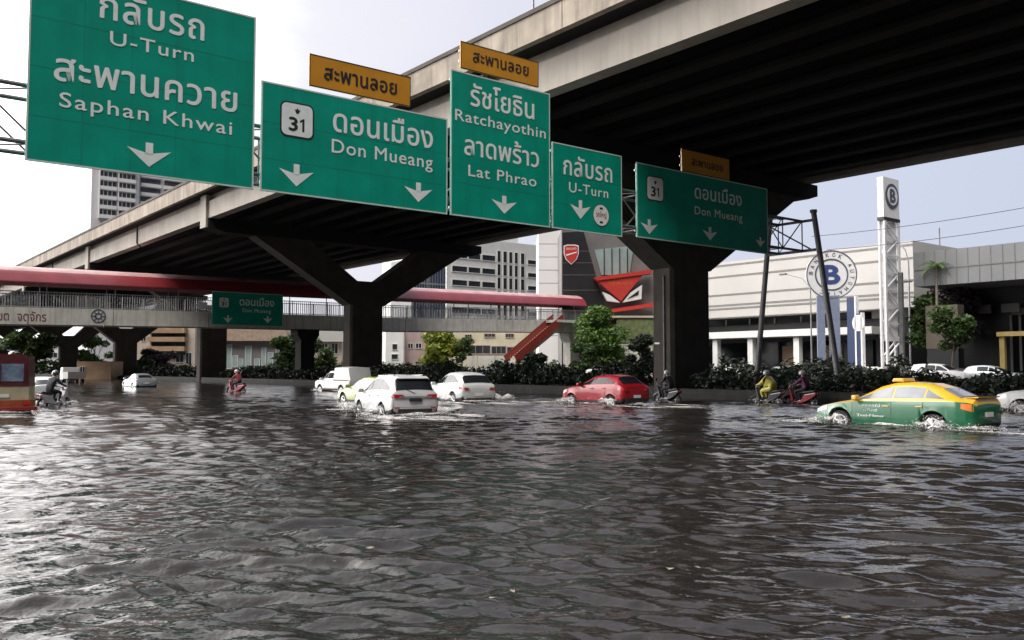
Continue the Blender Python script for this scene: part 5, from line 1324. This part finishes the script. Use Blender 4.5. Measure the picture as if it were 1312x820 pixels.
# ---- red and cream bus at the left edge
bx, by, bphi = BUS
bus = empty('bus', (bx, by, -.30), head(bphi), 'old red and cream bus cut off by the left edge, seen from behind', 'bus')
Lb, hw, top = 6.6, 1.12, 2.32
mb = MB()
def busband(z0, z1, m, e=0.0, hwk=1.0):
    x0, x1, w = -Lb / 2 - e, Lb / 2 + e, hw * hwk + e
    c_ = .22
    mb.prism([(x0 + c_, -w), (x1 - c_, -w), (x1, -w + c_), (x1, w - c_), (x1 - c_, w), (x0 + c_, w), (x0, w - c_), (x0, -w + c_)], z0, z1, 'z', m)
busband(.42, .56, 3, -.06); busband(.562, .80, 2, .03); busband(.802, 1.28, 1); busband(1.282, 1.40, 0, .015); busband(1.402, 2.12, 0); busband(2.122, top, 0, -.03)
mb.build('body', ['bus_maroon', 'car_cream', 'bus_orange', 'black'], bus)
mb = MB(); mb.box(-Lb / 2 - .012, -Lb / 2 - .002, -.72, .72, 1.45, 2.05); mb.build('rear_window', 'glass_bus', bus)
for (u, v) in ((-.78, -.725), (.725, .78), (-.025, .025)):
    mb = MB(); mb.box(-Lb / 2 - .03, -Lb / 2 - .013, u, v, 1.42, 2.08); mb.build('window_frame', 'bus_maroon', bus)
for s in (-1, 1):
    for k in range(5):
        mb = MB(); mb.box(-2.9 + k * 1.15, -1.95 + k * 1.15, s * hw - .006, s * hw + .012, 1.46, 2.02); mb.build('side_window', 'glass_dark', bus)
    mb = MB(); mb.box(-Lb / 2 - .06, -Lb / 2 - .035, s * .72, s * .95, .62, .74) if s < 0 else mb.box(-Lb / 2 - .06, -Lb / 2 - .035, .72, .95, .62, .74); mb.build('tail_lamp', 'tail_red', bus)
    for xw in (-1.9, 2.0):
        mb = MB(); mb.disc((xw, .42), .42, s * (hw - .28), s * (hw + .035), 24); mb.build('wheel', 'tyre', bus)
mb = MB(); mb.box(-Lb / 2 - .14, -Lb / 2 - .035, -1.16, 1.16, .44, .58); mb.build('bumper', 'bus_red', bus, bevel=.02)
mb = MB(); mb.box(-Lb / 2 - .03, -Lb / 2 - .014, -.3, .3, .90, 1.02); mb.build('licence_plate', 'plate', bus)
mb = MB(); mb.box(-2.8, 2.6, -.8, .8, top + .001, top + .07); mb.build('roof_hatch', 'bus_maroon', bus)
# ---- light cab truck by the far shed
tr = empty('small_truck', tuple(at_y(92, 498, 100)[:2]) + (-.3,), head(38), 'small pale truck half hidden by a dark pier at the left', 'truck')
mb = MB(); mb.prism([(.6, .6), (2.0, .6), (2.05, 1.1), (1.75, 1.95), (.6, 2.0)], -.85, .85, 'y'); mb.build('cab', 'car_white', tr, bevel=.05)
mb = MB(); mb.box(-2.3, .5, -.9, .9, .75, 1.5); mb.build('cargo_bed', 'clad_mid', tr)
mb = MB(); mb.box(.62, 1.7, -.862, -.852, 1.3, 1.85); mb.box(.8, 1.7, .852, .862, 1.3, 1.85); mb.build('side_window', 'glass_dark', tr)
for xw in (-1.5, 1.3):
    for s in (-1, 1):
        mb = MB(); mb.disc((xw, .36), .36, s * .62, s * .86, 20); mb.build('wheel', 'tyre', tr)

# ================================================================== MOTORCYCLES AND RIDERS
def scooter(x, y, phi, paint, label, z=-.25):
    o = empty('motorcycle', (x, y, z), head(phi), label, 'motorcycle', 'motorcycles in the flood')
    for wx in (.62, -.60):
        mb = MB(); prof = [(.20, -.03), (.26, -.045), (.29, -.02), (.29, .02), (.26, .045), (.20, .03)]; nn = 24
        mb.grid([[(a * math.cos(2 * math.pi * i / nn), b, a * math.sin(2 * math.pi * i / nn)) for a, b in prof] for i in range(nn + 1)])
        w_ = mb.build('wheel', 'tyre', o, loc=(wx, 0, .29), smooth=True)
        mb = MB()
        for k in range(6):
            a = k * math.pi / 3; mb.bar((0, 0, 0), (.2 * math.cos(a), 0, .2 * math.sin(a)), .012, 5)
        mb.bar((0, -.06, 0), (0, .06, 0), .04, 10); mb.build('rim', 'galv', w_)
    mb = MB(); mb.prism([(.48, .62), (.56, .95), (.50, 1.0), (.36, .62), (.30, .36), (.42, .34)], -.17, .17, 'y'); mb.build('front_shield', paint, o, bevel=.03)
    mb = MB(); mb.prism([(.62 - .3, .60), (.62, .66), (.62 + .26, .52), (.62 + .30, .44), (.62, .60), (.34, .52)], -.06, .06, 'y'); mb.build('mudguard', paint, o)
    mb = MB(); mb.prism([(.36, .30), (.36, .37), (-.05, .40), (-.25, .66), (-.82, .76), (-.86, .66), (-.5, .42), (-.1, .26)], -.14, .14, 'y'); mb.build('body', paint, o, bevel=.03)
    mb = MB(); mb.prism([(.05, .72), (.02, .79), (-.75, .86), (-.80, .79), (-.3, .70)], -.15, .15, 'y'); mb.build('seat', 'black', o, bevel=.03)
    mb = MB(); mb.bar((.62, 0, .29), (.44, 0, 1.0), .035, 8); mb.bar((.40, -.34, 1.04), (.40, .34, 1.04), .018, 8); mb.bar((.44, 0, 1.0), (.40, 0, 1.06), .05, 8); mb.build('handlebar', 'steel', o)
    mb = MB(); mb.disc((0, .93), .08, .54, .60, 16, axis='x'); mb.build('headlamp', 'head_lens', o)
    mb = MB(); mb.box(-.90, -.85, -.07, .07, .66, .74); mb.build('tail_lamp', 'tail_red', o)
    mb = MB(); mb.bar((-.1, -.16, .30), (-.75, -.18, .40), .04, 8); mb.build('exhaust', 'galv', o)
    for s in (-1, 1):
        mb = MB(); mb.bar((.42, s * .26, 1.05), (.38, s * .36, 1.26), .008, 5); mb.disc((s * .38, 1.29), .06, .36, .375, 12, axis='x'); mb.build('mirror', 'black', o)
    return o
def rider(x, y, phi, top_mat, leg_mat, helmet, label, z=-.25, lean=.1, bulk=1.0, feet='cloth_dark', turn=0.0):
    o = None
    J = {}; V_ = []; E_ = []; Rr = []
    def v(p, r, par=None):
        V_.append(p); Rr.append(r)
        if par is not None: E_.append((par, len(V_) - 1))
        return len(V_) - 1
    b = bulk
    pel = v((-.28, 0, .92), .15 * b); bel = v((-.27 + lean * .3, 0, 1.08), .145 * b, pel); ch = v((-.24 + lean, 0, 1.30), .165 * b, bel); nk = v((-.22 + lean * 1.3, 0, 1.47), .06, ch)
    hd = v((-.18 + lean * 1.4, 0, 1.56), .085, nk); ht = v((-.18 + lean * 1.4, 0, 1.69), .09, hd)
    for s in (-1, 1):
        hip = v((-.24, s * .10, .90), .10 * b, pel); kn = v((.20, s * .17, .80), .072 * b, hip); an = v((.10, s * .15, .44), .048, kn); toe = v((.27, s * .16, .39), .042, an)
        shd = v((-.22 + lean, s * .19, 1.36), .075 * b, ch); el = v((.05 + lean * .6, s * .27, 1.14), .055 * b, shd); wr = v((.33, s * .29, 1.08), .036, el); hn = v((.40, s * .29, 1.07), .040, wr)
    me = bpy.data.meshes.new('person'); me.from_pydata(V_, E_, [])
    ob = bpy.data.objects.new('person', me); COL.objects.link(ob)
    sk = ob.modifiers.new('skin', 'SKIN'); sk.use_smooth_shade = True
    lay = me.skin_vertices[0].data if me.skin_vertices else None
    if lay is None:
        bm = bmesh.new(); bm.from_mesh(me); bm.verts.layers.skin.verify(); bm.to_mesh(me); bm.free(); lay = me.skin_vertices[0].data
    for i, q in enumerate(lay): q.radius = (Rr[i], Rr[i] * (1.12 if i in (pel, bel, ch) else 1)); q.use_root = (i == 0)
    sb = ob.modifiers.new('sub', 'SUBSURF'); sb.levels = 2; sb.render_levels = 2
    dg = bpy.context.evaluated_depsgraph_get(); fin = bpy.data.meshes.new_from_object(ob.evaluated_get(dg)); bpy.data.objects.remove(ob)
    fin.name = 'person'
    # fingers closed round the grips
    bm = bmesh.new(); bm.from_mesh(fin)
    fm = MB()
    for s in (-1, 1):
        for k, ln in enumerate((.05, .058, .055, .046)):
            yy = s * (.25 + .022 * k); fm.bar((.40, yy, 1.085), (.435, yy, 1.065), .0095, 6); fm.bar((.435, yy, 1.065), (.425, yy, 1.065 - ln * .6), .009, 6); fm.bar((.425, yy, 1.065 - ln * .6), (.40, yy, 1.03), .0085, 6)
        fm.bar((.37, s * .25, 1.06), (.40, s * .235, 1.03), .011, 6)
    for f in fm.f:
        pass
    vs = [bm.verts.new(p) for p in fm.v]
    for f in fm.f:
        try: bm.faces.new([vs[i] for i in f])
        except Exception: pass
    bm.to_mesh(fin); bm.free()
    for mm in (top_mat, leg_mat, 'skin', feet): fin.materials.append(M[mm])
    for pl_ in fin.polygons:
        c_ = pl_.center; pl_.use_smooth = True
        if c_.z > 1.46 or (c_.x > .34 and c_.z > .98): pl_.material_index = 2
        elif c_.z < .50: pl_.material_index = 3
        elif c_.z < .97 and not (c_.x > .3 and c_.z > .98): pl_.material_index = 1
        else: pl_.material_index = 0
    o = bpy.data.objects.new('person', fin); COL.objects.link(o); o.location = (x, y, z); o.rotation_euler.z = head(phi)
    tag(o, label, 'person', 'motorcycle riders')
    hx = -.18 + lean * 1.4
    mb = MB(); rows = []
    for i in range(9):
        a = math.pi * .62 * i / 8; rr_ = math.sin(a) * .145; rows.append([(hx + rr_ * math.cos(2 * math.pi * j / 18) * 1.08, rr_ * math.sin(2 * math.pi * j / 18), 1.615 + .155 * math.cos(a)) for j in range(19)])
    mb.grid(rows); h_ = mb.build('helmet', helmet, o, smooth=True)
    mb = MB(); mb.grid([[(hx + .150 * math.cos(a) * 1.08, .150 * math.sin(a), zz) for a in np.linspace(-1.1, 1.1, 9)] for zz in (1.585, 1.63, 1.665)]); mb.build('visor', 'glass_dark', h_, smooth=True)
    return o
RID = [((-19.9, 38.8), -20, 'bike_pink', 'cloth_dark', 'cloth_dark', 'helmet_dark', 'pale motorcycle beside the bus at the left', 'rider in black beside the red and cream bus', 1.0, .16),
       ((-18.7, 60.5), 60, 'bike_red', 'cloth_red', 'cloth_dark', 'helmet_pink', 'small red motorcycle far off in front of the third pier', 'rider in red with a pale pink helmet far off under the footbridge', 1.05, .12),
       ((11.87, 41.5), 38, 'bike_dark', 'cloth_yellow', 'cloth_yellow', 'helmet_grey', 'dark motorcycle under the rider in the yellow raincoat', 'rider hunched in a bulky yellow raincoat', 1.75, .16),
       ((13.15, 40.6), 38, 'bike_red', 'cloth_purple', 'cloth_dark', 'helmet_grey', 'dark red motorcycle left of the taxi', 'rider in plum jacket with grey helmet just left of the taxi', 1.1, .08),
       ((7.75, 44.6), 38, 'bike_dark', 'cloth_dark', 'cloth_dark', 'helmet_grey', 'dark motorcycle between the red hatchback and the nearest pier', 'rider in dark clothes with pale helmet behind the red hatchback', 1.1, .14)]
for (xy, phi, paint, tm, lm, he, l1, l2, bulk, lean) in RID:
    scooter(xy[0], xy[1], phi, paint, l1); rider(xy[0], xy[1], phi, tm, lm, he, l2, bulk=bulk, lean=lean)

# ================================================================== SPRAY thrown up by the wheels
def _foam():
    m, N, L, b = _nt('water_foam')
    b.inputs['Base Color'].default_value = (.80, .78, .76, 1); b.inputs['Roughness'].default_value = .5
    tr = N.new('ShaderNodeBsdfTransparent'); mx = N.new('ShaderNodeMixShader'); at = N.new('ShaderNodeAttribute'); at.attribute_name = 'froth'
    t = N.new('ShaderNodeTexCoord'); n = N.new('ShaderNodeTexNoise'); n.inputs['Scale'].default_value = 9; n.inputs['Detail'].default_value = 8; n.inputs['Roughness'].default_value = .7
    L.new(t.outputs['Object'], n.inputs['Vector'])
    s = N.new('ShaderNodeMath'); s.operation = 'ADD'; L.new(at.outputs['Fac'], s.inputs[0]); L.new(n.outputs['Fac'], s.inputs[1])
    r_ = N.new('ShaderNodeMapRange'); r_.inputs['From Min'].default_value = .78; r_.inputs['From Max'].default_value = 1.15; r_.inputs['To Max'].default_value = .85
    L.new(s.outputs[0], r_.inputs['Value']); L.new(r_.outputs[0], mx.inputs[0])
    L.new(tr.outputs[0], mx.inputs[1]); L.new(b.outputs[0], mx.inputs[2]); L.new(mx.outputs[0], N['Material Output'].inputs[0])
    return m
M['foam'] = _foam()
ICO_V = [(0, 0, 1), (.894, 0, .447), (.276, .851, .447), (-.724, .526, .447), (-.724, -.526, .447), (.276, -.851, .447), (.724, .526, -.447), (-.276, .851, -.447), (-.894, 0, -.447), (-.276, -.851, -.447), (.724, -.526, -.447), (0, 0, -1)]
ICO_F = [(0, 1, 2), (0, 2, 3), (0, 3, 4), (0, 4, 5), (0, 5, 1), (1, 6, 2), (2, 7, 3), (3, 8, 4), (4, 9, 5), (5, 10, 1), (2, 6, 7), (3, 7, 8), (4, 8, 9), (5, 9, 10), (1, 10, 6), (6, 11, 7), (7, 11, 8), (8, 11, 9), (9, 11, 10), (10, 11, 6)]
def spray(loc, spots, label, seed, along=1.0):
    """spots: (local x, local y, spread along, spread across, height, count) round the vehicle; drops and torn crests of water"""
    x, y, phi = loc; a = head(phi); g = random.Random(seed); mb = MB()
    fro = []
    spots = spots + ([(-3.6, 1.5, 1.5, .25, .045, 0), (-3.4, -1.4, 1.3, .25, .045, 0), (-4.6, .1, 1.6, .6, .03, 0), (2.6, 1.2, .5, .5, .05, 0)] if len(spots) > 2 else [])
    def hsh(a_, b_, s_): return math.sin(a_ * 12.9898 * s_ + b_ * 78.233 * s_ + seed) * .5 + .5
    for (lx, ly, sl, sw, h, n) in spots:
        nu, nv = 44, 26; rows = []; p0 = g.uniform(0, 9); sl2, sw2 = sl * 1.25 + .1, sw * 1.5 + .06
        for i in range(nu):
            row = []
            for j in range(nv):
                u = -2.3 + 4.6 * i / (nu - 1); w = -2.3 + 4.6 * j / (nv - 1); fall = math.exp(-(u * u + w * w) * .5)
                rg = .35 + .65 * abs(math.sin(3.1 * u + 1.7 * math.sin(2.3 * w + p0) + p0)) * (.5 + .5 * math.sin(5.3 * u - 2.9 * w + p0 * 2)) + g.uniform(-.18, .28)
                row.append((lx + u * sl2 + g.uniform(-.02, .02), ly + w * sw2 + g.uniform(-.02, .02), .035 + h * .8 * fall ** .8 * max(0, rg)))
                fro.append(-.12 + .62 * fall * (.6 + .5 * max(0, rg)))
            rows.append(row)
        mb.grid(rows)
    for (lx, ly, sl, sw, h, n) in spots:
        if h < .11: continue
        for k in range(int(n * 1.0)):
            u = g.gauss(0, 1); w = g.gauss(0, 1); px = lx + u * sl; py = ly + w * sw
            hh = .02 + h * 1.25 * math.exp(-(u * u * .4 + w * w * .3)) * g.uniform(0, 1) ** 1.3
            r_ = g.uniform(.003, .012); sx, sy, sz = r_ * g.uniform(.8, 1.8), r_ * g.uniform(.6, 1.2), r_ * g.uniform(.7, 1.8)
            mb.add([(px + q0 * sx, py + q1 * sy, .015 + hh + q2 * sz) for (q0, q1, q2) in ICO_V], ICO_F); fro += [.46] * len(ICO_V)
    o = mb.build('water_spray', 'foam', None, loc=(x, y, 0), rotz=a, smooth=True)
    at = o.data.attributes.new('froth', 'FLOAT', 'POINT'); at.data.foreach_set('value', fro)
    return tag(o, label, 'water spray', kind='stuff')
spray(TAXI, [(1.55, 1.12, .36, .16, .34, 260), (-1.35, 1.12, .42, .18, .30, 330), (-.2, 1.08, .7, .08, .10, 220), (-2.4, .9, .5, .35, .14, 160), (2.3, .6, .25, .5, .16, 160), (1.55, -1.1, .4, .2, .3, 80)], 'white spray round the wheels of the green and yellow taxi', 1)
spray(SUV, [(1.5, 1.2, .40, .25, .42, 240), (-1.25, 1.18, .40, .25, .36, 280), (-2.6, 0, .4, .8, .12, 260), (2.4, .7, .3, .5, .3, 160), (-1.3, -1.2, .5, .3, .25, 120), (-3.6, 1.2, 1.1, .3, .07, 160), (-3.6, -1.2, 1.1, .3, .07, 140)], 'churned white water round the large white car', 2)
spray(CROSS, [(-1.3, 1.1, .4, .25, .36, 220), (-2.5, 0, .35, .7, .12, 160), (-2.0, -1.3, .8, .4, .42, 260), (1.4, -1.4, .5, .3, .35, 140), (1.4, 1.1, .4, .25, .35, 100)], 'spray thrown sideways by the white crossover', 3)
spray(HATCH, [(1.35, .98, .30, .2, .34, 240), (-1.2, .98, .34, .2, .36, 280), (0, .95, .7, .08, .08, 140), (-2.2, 0, .35, .6, .12, 180), (2.1, .6, .3, .4, .2, 130)], 'white spray round the wheels of the red hatchback', 4)
spray(RIGHTC, [(1.4, 1.1, .4, .25, .45, 220), (2.4, .5, .3, .5, .3, 180), (-1.3, 1.1, .5, .3, .3, 80)], 'spray in front of the white car at the right edge', 5)
spray((RID[2][0][0], RID[2][0][1], 38), [(.6, 0, .3, .2, .2, 60), (-.6, 0, .3, .2, .2, 60)], 'small splash under the yellow raincoat rider', 6)
spray((RID[0][0][0], RID[0][0][1], -52), [(.6, 0, .3, .25, .2, 70), (-.6, 0, .4, .25, .2, 70)], 'small splash round the motorcycle beside the bus', 7)
spray(PICK, [(1.6, 1.0, .4, .3, .2, 60), (-1.5, 1.0, .4, .3, .2, 60)], 'faint splash round the wheels of the white pickup', 8)
spray(BUS, [(-3.4, 0, .35, .8, .15, 130), (-2, 1.2, .6, .2, .2, 60), (-2.5, -1.3, .8, .2, .2, 90)], 'churned water behind the red and cream bus', 9)
